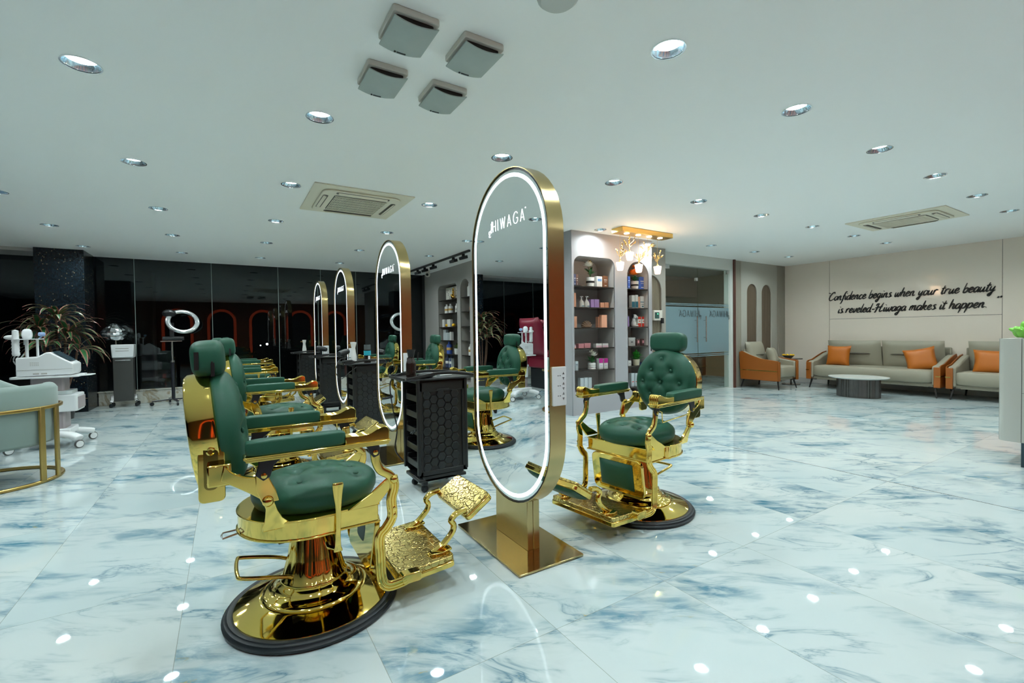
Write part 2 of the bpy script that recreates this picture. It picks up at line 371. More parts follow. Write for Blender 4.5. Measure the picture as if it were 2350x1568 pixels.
# ------------------------------------------------------------------ lamps positions
LX = [-3.0, -1.79, -0.59, 0.53, 1.87, 3.08, 4.32, 5.52, 6.75, 8.0, 9.16]  # leftmost column is unseen, added to brighten the ceiling reflected in the mirrors
LY = [-0.05, 1.51, 3.11, 4.63, 6.16, 7.67, 9.2]
SPOTS = [(x, y) for y in LY for x in LX if not (x > 3.5 and y > 5) and not (x < -2 and (y > 8 or y < 2)) and not (x < -1 and y < 2)]
# ------------------------------------------------------------------ setting
tag(MB().b2(XL, XR + .1, YF, YB, -0.1, 0).build('floor', FLOORM), kind='structure')
struct(curve_wall('ceiling', [(XL, YF), (XR + .1, YF), (XR + .1, YB), (XL, YB)], [circle(x, y, 0.076) for x, y in SPOTS], 0.01, WHITEP, Matrix.Translation((0, 0, CEIL + 0.005))))
tag(MB().b2(XL, XR + .1, YF, YB, CEIL + .2, CEIL + .25).build('ceiling', WALLD), kind='structure')
# quote wall (right): cream gloss panels with thin joints
for nm, (y0, y1, z0, z1) in {'wall_right': (4.513, 5.45, 0.1, CEIL), 'a': (2.053, 4.507, 1.338, CEIL), 'b': (2.053, 4.507, 0.1, 1.332), 'c': (-1.3, 2.047, 0.1, CEIL)}.items():
    tag(MB().b2(XR, XR + .03, y0, y1, z0, z1).build('wall_right', BEIGEP), kind='structure')
tag(MB().b2(XR + .012, XR + .05, YF, 5.45, 0, CEIL).build('wall_right', pm('joint_grey', (0.12, 0.11, 0.10), 0.5)), kind='structure')
tag(MB().b2(XR - .012, XR + .02, YF, 5.4, 0, 0.1).build('baseboard_right', pm('base_white', (0.62, 0.60, 0.57), 0.2), bevel=.004), kind='structure')
# arch wall behind armchair
TAUPE = pm('taupe_panel', (0.42, 0.41, 0.36), 0.6); TAUR = ribbed_mat('taupe_ribbed', (0.36, 0.33, 0.27), 0.028, .9); BRNP = ribbed_mat('brown_ribbed', (0.165, 0.115, 0.07), 0.02)
def archpoly(x0, x1, z0, z1, n=16):
    r = (x1 - x0) / 2; return [(x0, z0), (x1, z0)] + [((x0 + x1) / 2 + r * cos(pi * k / n), z1 - r + r * sin(pi * k / n)) for k in range(n + 1)]
ar = [archpoly(9.03, 9.395, 0.0 + .3, 2.086), archpoly(9.57, 9.94, .3, 2.091)]
struct(curve_wall('wall_back', [(8.83, 0), (10.16, 0), (10.16, CEIL), (8.83, CEIL)], ar, 0.02, TAUPE, Matrix.Translation((0, 5.40, 0)) @ MXZ))
tag(MB().b2(8.54, XR, 5.415, 5.46, 0, CEIL).build('wall_back', BRNP), kind='structure')
for x0, x1 in ((8.55, 8.83), (10.16, XR)): tag(MB().b2(x0, x1, 5.39, 5.414, 0, CEIL).build('wall_back', TAUR), kind='structure')
tag(MB().b2(8.50, 8.55, 5.33, 5.46, 0, CEIL).build('trim_1', pm('maroon_trim', (0.10, 0.035, 0.025), 0.4)), kind='structure')
# glass door wall
OFFW = pm('paint_white', (0.60, 0.62, 0.58), 0.6)
m = MB().b2(6.30, 8.50, 5.36, 5.5, 2.32, CEIL).b2(6.30, 6.48, 5.36, 5.5, 0, 2.32).b2(8.42, 8.50, 5.36, 5.5, 0, 2.32)
tag(m.build('wall_back', OFFW), kind='structure')
# room behind the glass door
ROOM = pm('paint_brown_room', (0.26, 0.22, 0.14), 0.6)
m = MB().b2(6.2, 10.4, 8.5, 8.6, 0, CEIL).b2(6.1, 6.2, 5.5, 8.6, 0, CEIL).b2(10.4, 10.5, 5.5, 8.6, 0, CEIL).b2(6.1, 10.5, 5.5, 8.6, CEIL - .02, CEIL + .05).b2(6.2, 10.4, 7.6, 8.5, 2.05, CEIL - .02)
tag(m.build('wall_inner', ROOM), kind='structure')
tag(MB().b2(6.2, 10.4, 7.55, 7.6, 2.0, CEIL - .03).build('wall_inner', pm('paint_brown_header', (.42, .27, .20), .6)), kind='structure')
tag(MB().b2(6.1, 10.5, 5.45, 8.6, -0.1, -0.001).build('floor', pm('floor_dark', (0.16, 0.17, 0.16), 0.12)), kind='structure')
door = thing('glass_door', 'double glass door with a frosted band and two long steel pull handles', 'door', (0, 5.40, 0)); door.name = 'door_1'; door['kind'] = 'structure'
for x0, x1 in ((6.49, 7.44), (7.455, 8.405)):
    leaf = MB().b2(x0, x1, -.006, .006, 0.02, 2.31).build('glass_leaf', GLASSD, door)
    MB().b2(x0, x1, -.0085, -.0065, 0.72, 1.575).build('frosted_film', GLASSF, leaf)
    for z in (0.655, 0.685, 1.60, 1.625): MB().b2(x0, x1, -.0085, -.0065, z, z + .014).build('film_stripe', GLASSF, leaf)
for x in (7.355, 7.62):
    h = MB().tube([(x, -.06, .93), (x, -.06, 1.41)], .012, 12).tube([(x, -.06, 1.33), (x, 0, 1.33)], .008, 8).tube([(x, -.06, 1.01), (x, 0, 1.01)], .008, 8).build('pull_handle', STEEL, door)
for x in (6.53, 8.35): MB().b2(x, x + .12 if x < 7 else x + .05, -.02, .02, 2.24, 2.31).build('patch_fitting', STEEL, door, bevel=.003)
for x in (7.38,): MB().b2(x, x + .06, -.02, .02, 2.06, 2.12).build('lock', STEEL, door, bevel=.003)
for x in (7.3, 7.46): MB().b2(x, x + .13, -.02, .02, 0.0, .05).build('patch_fitting', STEEL, door, bevel=.003)
# back window wall: curb, glass panes, steel edge
tag(MB().b2(-1.86, 4.0, 10.24, 10.42, 0, 0.22).b2(-1.87, 4.0, 10.225, 10.43, 0.22, 0.24).build('trim_2', CURBM, bevel=.004), kind='structure')
tag(MB().b2(XL, -2.43, 10.24, 10.42, 0, 0.24).build('trim_3', CURBM, bevel=.004), kind='structure')
xs = [-1.86, -1.35, -0.22, 0.90, 1.70, 2.42, 3.2, 4.0]
for i in range(len(xs) - 1):
    w = tag(MB().b2(xs[i] + .004, xs[i + 1] - .004, 10.30, 10.312, 0.24, CEIL).build('window_%d' % (i + 1), GLASSW), kind='structure')
xs2 = [XL, -5.2, -4.3, -3.4, -2.43]
for i in range(len(xs2) - 1): tag(MB().b2(xs2[i] + .004, xs2[i + 1] - .004, 10.30, 10.312, 0.24, CEIL).build('window_%d' % (i + 9), GLASSW), kind='structure')
m = MB()
for x in xs[1:-1] + xs2[1:-1]: m.b2(x - .004, x + .004, 10.298, 10.314, .24, CEIL)
tag(m.build('trim_4', pm('pane_edge', (0.25, 0.32, 0.30), 0.3)), kind='structure')
# left side glass wall and dark outside
tag(MB().b2(XL - .02, XL, YF, YB, 0, CEIL).build('window_20', GLASSW), kind='structure')
# wall behind the camera with red arches
tag(MB().b2(XL, XR, YF - .1, YF, 0, CEIL).build('wall_front', pm('paint_maroon', (0.14, 0.050, 0.012), 0.45)), kind='structure')
OUT = pm('outside_dark', (0.02, 0.022, 0.024), 0.7)
tag(MB().b2(-12, 12, 10.45, 18, -.15, -.02).b2(-12, XL - .05, -4, 18, -.15, -.02).build('floor_outside', OUT), kind='structure')
tag(MB().b2(-12, 12, 16, 16.2, 0, 5).b2(-11, -10.8, -4, 16, 0, 5).build('wall_outside', OUT), kind='structure')
tag(MB().b2(4.05, 4.2, 10.3, 10.6, 0, CEIL).b2(3.94, 4.1, 10.2, 10.4, 0, CEIL).build('wall_corner', WALLD), kind='structure')
# mosaic pillars
for i, (x0, x1, y0, y1) in enumerate(((-2.43, -1.866, 9.6, 10.22), (-2.5, -1.95, 5.7, 6.22))):
    tag(MB().b2(x0, x1, y0, y1, 0, CEIL).build('wall_pillar', MOSM, bevel=.004), kind='structure')
# dropped ceiling strip at the far left
tag(MB().b2(XL, -2.44, 9.7, 10.28, CEIL - .05, CEIL - .001).build('ceiling_drop', pm('paint_ceiling_dim', (0.5, 0.48, 0.46), 0.7)), kind='structure')

# ------------------------------------------------------------------ red neon arches on the wall behind the camera
REDN = pm('red_neon', (0.5, 0.05, 0.02), 0.5, emit=(1.0, 0.12, 0.03), es=0.22)
arch0 = None
for k in range(5):
    x = -1.6 + k * 1.45
    if arch0 is None:
        arch0 = MB().bar([(-.45, 0, .25)] + [(.45 * -cos(pi * q / 20), 0, 1.75 + .45 * sin(pi * q / 20)) for q in range(21)] + [(.45, 0, .25)], .10, .05, up=(0, 1, 0)).build('neon_arch', REDN); o = arch0
    else: o = arch0.copy(); COL.objects.link(o)
    o.location = (x, YF + .08, 0)
    tag(o, 'red arch light behind the viewer, seen only reflected in glass and gold', 'arch light', 'red arch lights on the wall behind')
DARKP = pm('dark_arch_panel', (0.012, 0.010, 0.012), 0.4)
for k in range(5):
    x = -1.6 + k * 1.45
    tag(MB().prism([(x + u, v) for u, v in archpoly(-.40, .40, 0.1, 2.15)], YF + .001, YF + .012, 'y').build('wall_recess', DARKP), kind='structure')

# ------------------------------------------------------------------ downlights
place = ['over the barber chairs', 'near the black window wall', 'over the open floor', 'over the sofas', 'at the far end']
def rc(x, y):
    col = LX.index(x) + 1; row = LY.index(y) + 1
    names = {1: 'row behind the viewer', 2: 'nearest row', 3: 'second row away', 4: 'third row away', 5: 'fourth row away', 6: 'fifth row away', 7: 'last row, by black window'}
    return 'round ceiling downlight, %s, number %d from the left' % (names[row], col)
dl0 = None
for x, y in SPOTS + [(6.8, 6.1), (7.8, 6.1), (8.8, 6.1), (7.3, 7.0)]:  # the extra spots are lamps added to brighten the room behind the door
    if dl0 is None:
        dl0 = thing('ceiling_downlight', '', 'ceiling light')
        MB().lathe([(.0765, -.004), (.083, -.004), (.083, 0), (.0765, 0)], 32).build('trim_ring', CHROME, dl0)
        MB().lathe([(.0755, 0.0), (.072, .012), (.062, .030)], 32).build('reflector', pm('reflector_chrome', (.58, .74, .82), .12, 1.0), dl0)
        MB().lathe([(0, .028), (.055, .028), (.062, .029), (.062, .036), (0, .036)], 32).build('lamp', LAMPM, dl0); t = dl0
    else: t = copy_tree(dl0)
    t.location = (x, y, CEIL if (x, y) in SPOTS else CEIL - .06); t['label'] = rc(x, y) if (x, y) in SPOTS else 'added ceiling lamp to brighten the brown room behind the glass door, %s' % {6.8: 'front left', 7.8: 'front middle', 8.8: 'front right', 7.3: 'rear left', 8.3: 'rear right'}[x]; t['group'] = 'recessed ceiling downlights'
# ------------------------------------------------------------------ barber chair
def make_chair(label):
    T = thing('barber_chair', label, 'barber chair')
    # base
    MB().lathe([(0, 0), (.335, 0), (.343, .006), (.345, .016), (.338, .022), (.336, .028), (.328, .030), (.325, .036), (.315, .037), (.305, .034), (.300, .030), (0, .030)], 64).build('rubber_ring', RUBBER, T, angle=50)
    d = MB().lathe([(.306, .031), (.304, .037), (.296, .040), (.26, .052), (.215, .068), (.205, .070), (0, .070)], 72).build('base_disc', GOLD, T, angle=50)
    MB().lathe([(.200, .068), (.203, .075), (.198, .082), (.185, .084), (.165, .090), (.150, .104), (.146, .112), (.135, .116), (.128, .128), (0, .128)], 64).build('base_collar', GOLD, T, angle=50)
    fl = lambda a, z: 1 + (.045 * abs(sin(a * 7)) if .135 < z < .35 else 0)
    MB().lathe([(0, .12), (.130, .12), (.134, .128), (.128, .136), (.119, .142), (.099, .22), (.080, .345), (.078, .36), (.11, .372), (0, .372)], 96, mod=fl).build('column', GOLD, T, angle=60)
    # pump lever at the back
    MB().tube(cr([(-.05, -.055, .135), (-.12, -.075, .175), (-.26, -.11, .225), (-.285, -.085, .232), (-.285, .045, .236), (-.26, .07, .232), (-.12, .055, .20), (-.05, .03, .16)], 5), .0075, 10).build('pump_lever', GOLD, T)
    # seat pan
    def outline(k=0.0):
        o = [(.215 + k, -.235 - k), (.215 + k, .235 + k)]
        o += [(.06, .238 + k), (.05, .255 + k)]
        for q in range(25): a = rad(80 + 200 * q / 24); o.append((-.025 + (.255 + k) * cos(a), (.255 + k) * sin(a)))
        o += [(.05, -.255 - k), (.06, -.238 - k)]; return o
    m = MB().prism(outline(), .378, .455).prism(outline(.007), .378, .386).prism(outline(.005), .449, .457)
    m.build('seat_pan', GOLD, T, bevel=.003, angle=50)
    MB().tube([(-.275, -.02, .372), (-.33, -.03, .366), (-.335, 0, .366), (-.33, .03, .366), (-.275, .02, .372)], .004, 8).build('recline_ring', STEEL, T)
    MB().prism([(-.14, .30), (-.115, .30), (-.08, .375), (-.15, .375)], -.05, -.03, 'y').build('tilt_bracket', BLACKM, T, bevel=.004)
    # seat cushion with its buttons
    b8 = [(-.08, -.115), (-.08, 0), (-.08, .115), (.03, -.06), (.03, .06), (.14, -.115), (.14, 0), (.13, .115)]
    s = MB().tuft(.248, .232, .072, b8, .055, tr(.015, 0, .508)).build('seat', GREEN, T, angle=70)
    for bx, by in b8: MB().sell((bx + .015, by, .508 + .053), (.022, .022, .010), 1, 1, 12, 6).build('button', GREEN, s)
    # back
    Mb = Matrix.Translation((-.345, 0, .795)) @ Euler((0, rad(-6), 0)).to_matrix().to_4x4() @ Matrix(((0, 0, 1, 0), (1, 0, 0, 0), (0, 1, 0, 0), (0, 0, 0, 1)))
    b9 = [(0, .155), (-.075, .075), (.075, .075), (-.14, -.005), (0, -.005), (.14, -.005), (-.075, -.09), (.075, -.09), (0, -.16)]
    k = MB().tuft(.222, .225, .085, b9, .02, Mb @ tr(0, 0, .022)).build('backrest', GREEN, T, angle=70)
    for bx, by in b9: MB().sell((bx, by, .022 + .066), (.022, .022, .012), 1, 1, 12, 6, M=Mb).build('button', GREEN, k)
    MB().lathe([(0, -.078), (.19, -.078), (.212, -.074), (.220, -.062), (.222, .0), (.224, .008), (.218, .012), (.0, .012)], 72, M=Mb).build('backrest_rim', GOLD, T, angle=45)
    for sy in (-1, 1):
        pl = MB().prism(rounded(-.395, -.315, .57, .795, .018, 4), sy * .198, sy * .215, 'y', M=tr()).build('side_plate', GOLD, T, bevel=.003)
        MB().prism(rounded(-.378, -.335, .615, .775, .018, 4), sy * .2155, sy * .218, 'y').build('plate_inset', pm('dark_gold', (.30, .22, .06), .12, 1.0), pl)
        for z in (.75, .64): MB().lathe([(0, 0), (.013, 0), (.013, .006), (.008, .010), (0, .010)], 16, M=Matrix.Translation((-.357, sy * .218, z)) @ Euler((rad(-90 * sy), 0, 0)).to_matrix().to_4x4()).build('bolt', GOLD, pl)
        # sweeping side arm from back plate to pivot and down to pan
        top_ = cr([(-.318, 0, .712), (-.297, 0, .680), (-.27, 0, .661), (-.237, 0, .649), (-.205, 0, .643), (-.184, 0, .630), (-.175, 0, .590), (-.168, 0, .556)], 3)
        bot_ = cr([(-.204, 0, .560), (-.237, 0, .587), (-.271, 0, .612), (-.306, 0, .636), (-.330, 0, .650)], 3)
        MB().prism([(p.x, p.z) for p in top_ + bot_], sy * .238, sy * .262, 'y').build('side_arm', GOLD, T, bevel=.004, angle=50)
        MB().b2(-.368, -.296, sy * .195, sy * .258, .632, .708).build('arm_joint', GOLD, T, bevel=.006)
        MB().prism([(-.205, .563), (-.194, .524), (-.197, .470), (-.205, .448), (-.205, .432), (-.115, .432), (-.112, .452), (-.140, .480), (-.155, .512), (-.168, .555), (-.185, .575)], sy * .250, sy * .272, 'y', M=Matrix(((1, 0, 0, 0), (0, 1, sy * .34, -sy * .34 * .56), (0, 0, 1, 0), (0, 0, 0, 1)))).build('side_foot', GOLD, T, bevel=.004)
        MB().sell((-.187, sy * .268, .555), (.038, .03, .038), 1, 1, 16, 8).build('pivot_knob', GOLD, T)
        # rear black bracket and front black bracket under armrest
        MB().prism([(-.225, .655), (-.20, .632), (-.178, .645), (-.165, .685), (-.13, .713), (-.11, .722), (-.215, .722), (-.215, .69)], sy * .262, sy * .274, 'y').build('arm_bracket', BLACKM, T, bevel=.003)
        MB().prism([(-.19, .66), (-.16, .59), (-.15, .55), (-.205, .55), (-.225, .60), (-.225, .66)], sy * .25, sy * .264, 'y').build('arm_post', GOLD, T, bevel=.003)
        MB().prism([(.13, .722), (.205, .722), (.218, .69), (.212, .662), (.19, .655), (.175, .675), (.165, .70)], sy * .262, sy * .274, 'y').build('arm_bracket', BLACKM, T, bevel=.003)
        for (x, z) in ((-.198, .652), (.197, .676)): MB().lathe([(0, 0), (.010, 0), (.010, .004), (0, .006)], 14, M=Matrix.Translation((x, sy * .274, z)) @ Euler((rad(-90 * sy), 0, 0)).to_matrix().to_4x4()).build('bolt', GOLD, T)
        # front curved arm post
        MB().bar(cr([(.196, sy * .262, .69), (.201, sy * .262, .64), (.218, sy * .262, .60), (.255, sy * .262, .572), (.276, sy * .262, .54)], 6), .036, .020, up=(0, 1, 0)).build('arm_post', GOLD, T, bevel=.003, angle=50)
        # armrest
        a = MB().prism(rounded(-.255, .245, sy * .28 - .032, sy * .28 + .032, .01, 3), .712, .728).prism(rounded(-.262, .25, sy * .28 - .037, sy * .28 + .037, .01, 3), .722, .732).build('armrest', GOLD, T, bevel=.003)
        MB().sell((-.088, sy * .28, .757), (.335, .064, .055), .28, .3, 36, 12).build('armrest_pad', GREEN, a, angle=70)
        prof = [(.075, .730), (.245, .730), (.246, .768), (.238, .782), (.222, .786), (.195, .778), (.17, .765), (.14, .760), (.075, .762)]
        for q in range(5):
            y = sy * .28 - .030 + q * .012
            MB().prism(prof, y + .0005, y + .0115, 'y').build('scroll_tip', GOLD, a, bevel=.0035, angle=60) if q == 2 else None
        g = MB()
        for q in (0, 1, 3, 4): y = sy * .28 - .030 + q * .012; g.prism(prof, y + .0005, y + .0115, 'y')
        g.build('scroll_rib', GOLD, a, bevel=.0035, angle=60)
        # thin rod under the arm
        if sy > 0: MB().tube([(.155, .262, .71), (.155, .262, .68), (.13, .262, .672), (.125, .262, .61), (-.15, .262, .625)], .0035, 6).build('link_rod', GOLD, T)
        # front wedge plate and grooved footrest arm
        MB().prism([(.088, .458), (.141, .490), (.185, .513), (.231, .547), (.250, .560), (.272, .545), (.262, .52), (.234, .49), (.205, .460)], sy * .248, sy * .266, 'y').build('front_wedge', GOLD, T, bevel=.003)
        MB().sell((.272, sy * .270, .553), (.036, .03, .036), 1, 1, 16, 8).build('pivot_knob', GOLD, T)
        leg = [(.268, .565), (.274, .52), (.262, .47), (.264, .40), (.240, .358), (.212, .325), (.212, .24), (.214, .17), (.224, .130), (.25, .112), (.30, .113), (.33, .12)]
        P = cr([(x, sy * .262, z) for x, z in leg], 5)
        f = MB().bar(P, .042, .016, up=(0, 1, 0)).build('footrest_arm', GOLD, T, bevel=.003, angle=50)
        gr = MB()
        for o_ in (-.012, 0, .012):
            Q = []
            for i, p in enumerate(P[2:-2]):
                t = (P[min(i + 3, len(P) - 1)] - P[i + 1]).normalized(); n = Vector((t.z, 0, -t.x)); Q.append(p + n * o_ + Vector((0, sy * .009, 0)))
            gr.tube(Q, .0032, 6, up=(0, 1, 0))
        gr.build('arm_groove', GOLD, f)
        for z in (.43, .40): MB().lathe([(0, 0), (.009, 0), (.009, .004), (0, .005)], 12, M=Matrix.Translation((.273, sy * .271, z)) @ Euler((rad(-90 * sy), 0, 0)).to_matrix().to_4x4()).build('bolt', GOLD, f)
        MB().prism(rounded(.30, .385, .10, .142, .012, 4), sy * .225, sy * .272, 'y').build('footrest_hinge', GOLD, T, bevel=.004)
        # upper footrest bars
        MB().bar(cr([(.46, sy * .16, .135), (.52, sy * .16, .165), (.575, sy * .16, .215), (.585, sy * .16, .25), (.572, sy * .16, .275), (.60, sy * .16, .30), (.65, sy * .16, .31)], 5), .026, .026, up=(0, 1, 0)).build('footrest_bar', GOLD, T, bevel=.003, angle=50)
    # lever on the right side
    lv = [(.045, -.285, .32), (.045, -.287, .36), (.048, -.287, .45), (.047, -.29, .54), (.048, -.292, .585)]
    MB().bar(cr(lv, 4), .030, .014, up=(0, 1, 0), scale=[(1.1, 1), (1.0, 1), (.8, 1), (.72, 1), (.65, 1), (.6, 1), (.58, 1), (.58, 1), (.6, 1), (.65, 1), (.75, 1), (.95, 1), (1.1, 1), (1.2, 1), (1.3, 1), (1.35, 1), (1.3, 1)]).tube([(.02, -.10, .33), (.02, -.24, .325), (.04, -.285, .33)], .009, 8).build('lever', GOLD, T, bevel=.003, angle=50)
    # lower foot plate, calf pad and upper foot plate
    Mf = tr(.43, 0, .128, 0, -4, 0)
    MB().prism(rounded(-.135, .125, -.235, .235, .02, 3), -.014, .012, M=Mf).build('foot_plate', ENGR, T, bevel=.004)
    c = MB()
    for sy in (-1, 1): c.prism([(-.02 + .10, sy * .17 - .035), (.10 + .035, sy * .17 - .018), (.10 + .035, sy * .17 + .018), (.08, sy * .17 + .035), (.03, sy * .17 + .02), (.03, sy * .17 - .02)], .012, .024, M=Mf)
    c.build('bar_socket', GOLD, T, bevel=.004)
    MB().prism(rounded(-.135, .125, -.24, .24, .02, 3), -.038, -.013, M=Mf).build('foot_plate_edge', GOLD, T, bevel=.004)
    c = MB()
    for sy in (-1, 1): c.tube([(.36, sy * .09, .095), (.36, sy * .09, .05)], .006, 8).lathe([(0, 0), (.016, 0), (.016, .014), (.008, .018), (0, .018)], 14, c=(.36, sy * .09, .034))
    c.build('rubber_foot', RUBBER, T)
    Mc = Matrix.Translation((.222, 0, .265)) @ Euler((0, rad(8), 0)).to_matrix().to_4x4()
    MB().prism(rounded(-.19, .19, -.125, .115, .04, 5), -.022, 0, 'x', M=Mc).build('calf_plate', GOLD, T, bevel=.004)
    MB().sell((.008, 0, .0), (.04, .27, .165), .5, .28, 36, 12, M=Mc @ Matrix.Identity(4)).build('calf_pad', GREEN, T, angle=70) if False else MB().pillow(.25, .165, .05, M=Mc @ Matrix(((0, 0, 1, .002), (1, 0, 0, 0), (0, 1, 0, 0), (0, 0, 0, 1))), pinch=.0).build('calf_pad', GREEN, T, angle=70)
    Mu = tr(.705, 0, .325, 0, -33, 0)
    MB().prism(rounded(-.078, .078, -.175, .175, .02, 4), -.004, .010, M=Mu).build('upper_foot_plate', ENGR, T, bevel=.004)
    MB().prism(rounded(-.080, .080, -.177, .177, .02, 4), -.034, -.004, M=Mu).build('upper_plate_frame', GOLD, T, bevel=.006)
    MB().pillow(.14, .32, .045, M=Mu @ tr(0, 0, -.036), pinch=.0).build('upper_plate_pad', GREEN, T, angle=70)
    # headrest
    h = MB().sell((0, 0, 0), (.112, .255, .138), .55, .45, 40, 18, M=tr(-.362, 0, 1.068, 0, -4, 0)).build('headrest', GREEN, T, angle=70)
    MB().b2(-.35, -.345, -.131, -.126, 1.02, 1.06).b2(-.352, -.34, -.1285, -.125, 1.005, 1.055).build('strap', BLACK, h)
    MB().b2(-.402, -.388, -.1305, -.124, 1.03, 1.095).build('brand_tag', BLACK, h)
    MB().b2(-.385, -.365, -.05, -.03, .97, 1.03).b2(-.385, -.365, .03, .05, .97, 1.03).build('headrest_post', STEEL, h)
    return T
LC = ['nearest green tufted barber chair with polished gold frame, left of the tall near mirror',
      'second green and gold barber chair in the left row, just behind the nearest one',
      'third green and gold barber chair in the left row, facing the third mirror',
      'farthest green and gold barber chair of the left row, by the black window wall',
      'green and gold barber chair on the right of the near mirror, facing left',
      'green and gold barber chair seen between black trolley and near mirror, before side shelves',
      'farther green and gold barber chair facing left, beside the dark spray bottle',
      'farthest green and gold barber chair of the right row, near the black window wall']
CP = [(.30, 2.12, 0), (.36, 4.25, 2), (.27, 6.35, -2), (.35, 8.35, 2), (2.25, 2.08, 187.2), (2.30, 4.25, 184), (2.25, 6.35, 176), (2.3, 8.35, 182)]
ch0 = make_chair('')
for i, (x, y, a) in enumerate(CP):
    t = ch0 if i == 0 else copy_tree(ch0)
    t.location = (x, y, 0); t.rotation_euler = (0, 0, rad(a)); t['label'] = LC[i]; t['group'] = 'green and gold barber chairs'

# ------------------------------------------------------------------ stroke lettering
GL = {  # upright thin capitals (unit height)
 'H': ([[(0, 0), (0, 1)], [(.5, 0), (.5, 1)], [(0, .5), (.5, .5)]], .5), 'I': ([[(0, 0), (0, 1)]], .05),
 'W': ([[(0, 1), (.22, 0)], [(.22, 0), (.42, .95)], [(.42, .95), (.64, 0)], [(.64, 0), (.84, 1)]], .84), 'A': ([[(0, 0), (.3, 1)], [(.3, 1), (.6, 0)], [(.1, .3), (.5, .3)]], .6),
 'G': ([[(.70, .80), (.55, .97), (.35, 1), (.12, .85), (0, .5), (.12, .14), (.36, 0), (.62, .06), (.72, .25), (.72, .45), (.5, .45)]], .72)}
BIRD = [[(-.12, .0), (.0, .12), (.10, .35), (.12, .62), (.08, .8)], [(.02, .18), (.16, .4), (.22, .75), (.2, .95)], [(.10, .15), (.28, .4), (.32, .85)], [(-.30, .15), (-.12, .18), (.02, .05), (.14, -.02), (.2, .1)],
        [(-.3, .15), (-.34, .0), (-.22, -.12), (-.05, -.1)], [(-.22, -.12), (-.3, -.28), (-.12, -.34), (.0, -.28)]]
def flatstrokes(m, strokes, w, M, th=.0012, smooth=3):
    for s in strokes:
        P = [Vector((a, b, 0)) for a, b in s]
        if len(P) > 2 and smooth: P = cr(P, smooth)
        m.bar(P, w, th, up=(0, 0, 1), M=M, bev=0)
def hiwaga(m, M, h, w, gap=.32):
    x = 0
    flatstrokes(m, [[(a * h * 1.1, b * h * 1.1) for a, b in s] for s in BIRD], w, M); x = .45 * h
    for c in 'HIWAGA':
        g, wd = GL[c]; flatstrokes(m, [[(x + a * h, b * h) for a, b in s] for s in g], w, M, smooth=3 if c == 'G' else 0); x += (wd + gap) * h
    flatstrokes(m, [[(x - .2 * h + .05 * h * cos(k), 1.0 * h + .05 * h * sin(k)) for k in range(7)]], w * .5, M)
    return x
# ------------------------------------------------------------------ standing mirrors
def stad(w, z0, z1, n=24):
    r = w / 2; return [(r * cos(pi * k / n), z1 - r + r * sin(pi * k / n)) for k in range(n + 1)] + [(r * cos(pi + pi * k / n), z0 + r + r * sin(pi + pi * k / n)) for k in range(n + 1)]
def make_mirror():
    T = thing('standing_mirror', '', 'mirror')
    MB().prism(rounded(-.195, .195, -.345, .345, .006, 2), .004, .014).build('base_plate', BRASSP, T, bevel=.002)
    MB().b2(-.03, .005, -.165, .165, .014, .30).b2(.007, .045, -.165, .165, .014, .30).build('post', BRASS, T, bevel=.002)
    w, z0, z1 = .80, .232, 2.03
    o, i_ = stad(w, z0, z1), stad(w - .009, z0 + .0045, z1 - .0045); n = len(o)
    vs = [(x, a, b) for x, L_ in ((-.045, o), (.045, o), (.045, i_), (-.045, i_)) for a, b in L_]
    fs = [(r * n + q, r * n + (q + 1) % n, ((r + 1) % 4) * n + (q + 1) % n, ((r + 1) % 4) * n + q) for r in range(4) for q in range(n)]
    MB().add(vs, fs).build('frame', BRASS, T, angle=30)
    MB().prism(stad(w - .010, z0 + .005, z1 - .005), -.036, .036, 'x').build('edge_gasket', BLACK, T)
    for sx in (-1, 1):
        g = MB().prism(stad(w - .032, z0 + .016, z1 - .016), sx * .0365, sx * .0395, 'x').build('mirror_glass', MIRRORM, T)
        a, b = stad(w - .060, z0 + .030, z1 - .030), stad(w - .100, z0 + .050, z1 - .050); X = sx * .0402
        vs = [(X, p, q) for p, q in a] + [(X, p, q) for p, q in b] + [(X + sx * .0006, p, q) for p, q in a] + [(X + sx * .0006, p, q) for p, q in b]
        fs = []
        for q in range(n):
            r = (q + 1) % n; fs += [(q, r, n + r, n + q), (2 * n + q, 2 * n + r, 3 * n + r, 3 * n + q), (q, r, 2 * n + r, 2 * n + q), (n + q, n + r, 3 * n + r, 3 * n + q)]
        MB().add(vs, fs).build('light_strip', LEDM, T)
        m = MB(); Mt = Matrix.Translation((sx * .0405, sx * -.20 * -1 if sx < 0 else -.20, 1.715)) @ Matrix(((0, 0, sx, 0), (sx, 0, 0, 0), (0, 1, 0, 0), (0, 0, 0, 1)))
        if sx < 0: Mt = Matrix.Translation((-.0405, .165, 1.72)) @ Matrix(((0, 0, -1, 0), (-1, 0, 0, 0), (0, 1, 0, 0), (0, 0, 0, 1)))
        hiwaga(m, Mt, .060, .0034, .42); m.build('lettering', LEDT, T)
    # socket panel on the edge that faces the viewer
    s = MB().prism(rounded(-.036, .044, .80, .985, .004, 2), -w / 2 - .010, -w / 2 + .0, 'y').build('socket_panel', WHITE, T, bevel=.002)
    d = MB()
    for k in range(3):
        z = .845 + k * .048
        d.b2(-.008, -.003, -w / 2 - .0105, -w / 2 - .0098, z, z + .004).b2(.004, .009, -w / 2 - .0105, -w / 2 - .0098, z, z + .004)
        for e in (-1, 1): d.box((.026, -w / 2 - .0102, z + e * .013), (.003, .0008, .010), M=None).box((.023, -w / 2 - .0102, z + e * .013 - .004 * e), (.006, .0008, .003)).box((.029, -w / 2 - .0102, z + e * .013 - .004 * e), (.005, .0008, .003))
    d.build('socket_hole', BLACK, s)
    return T
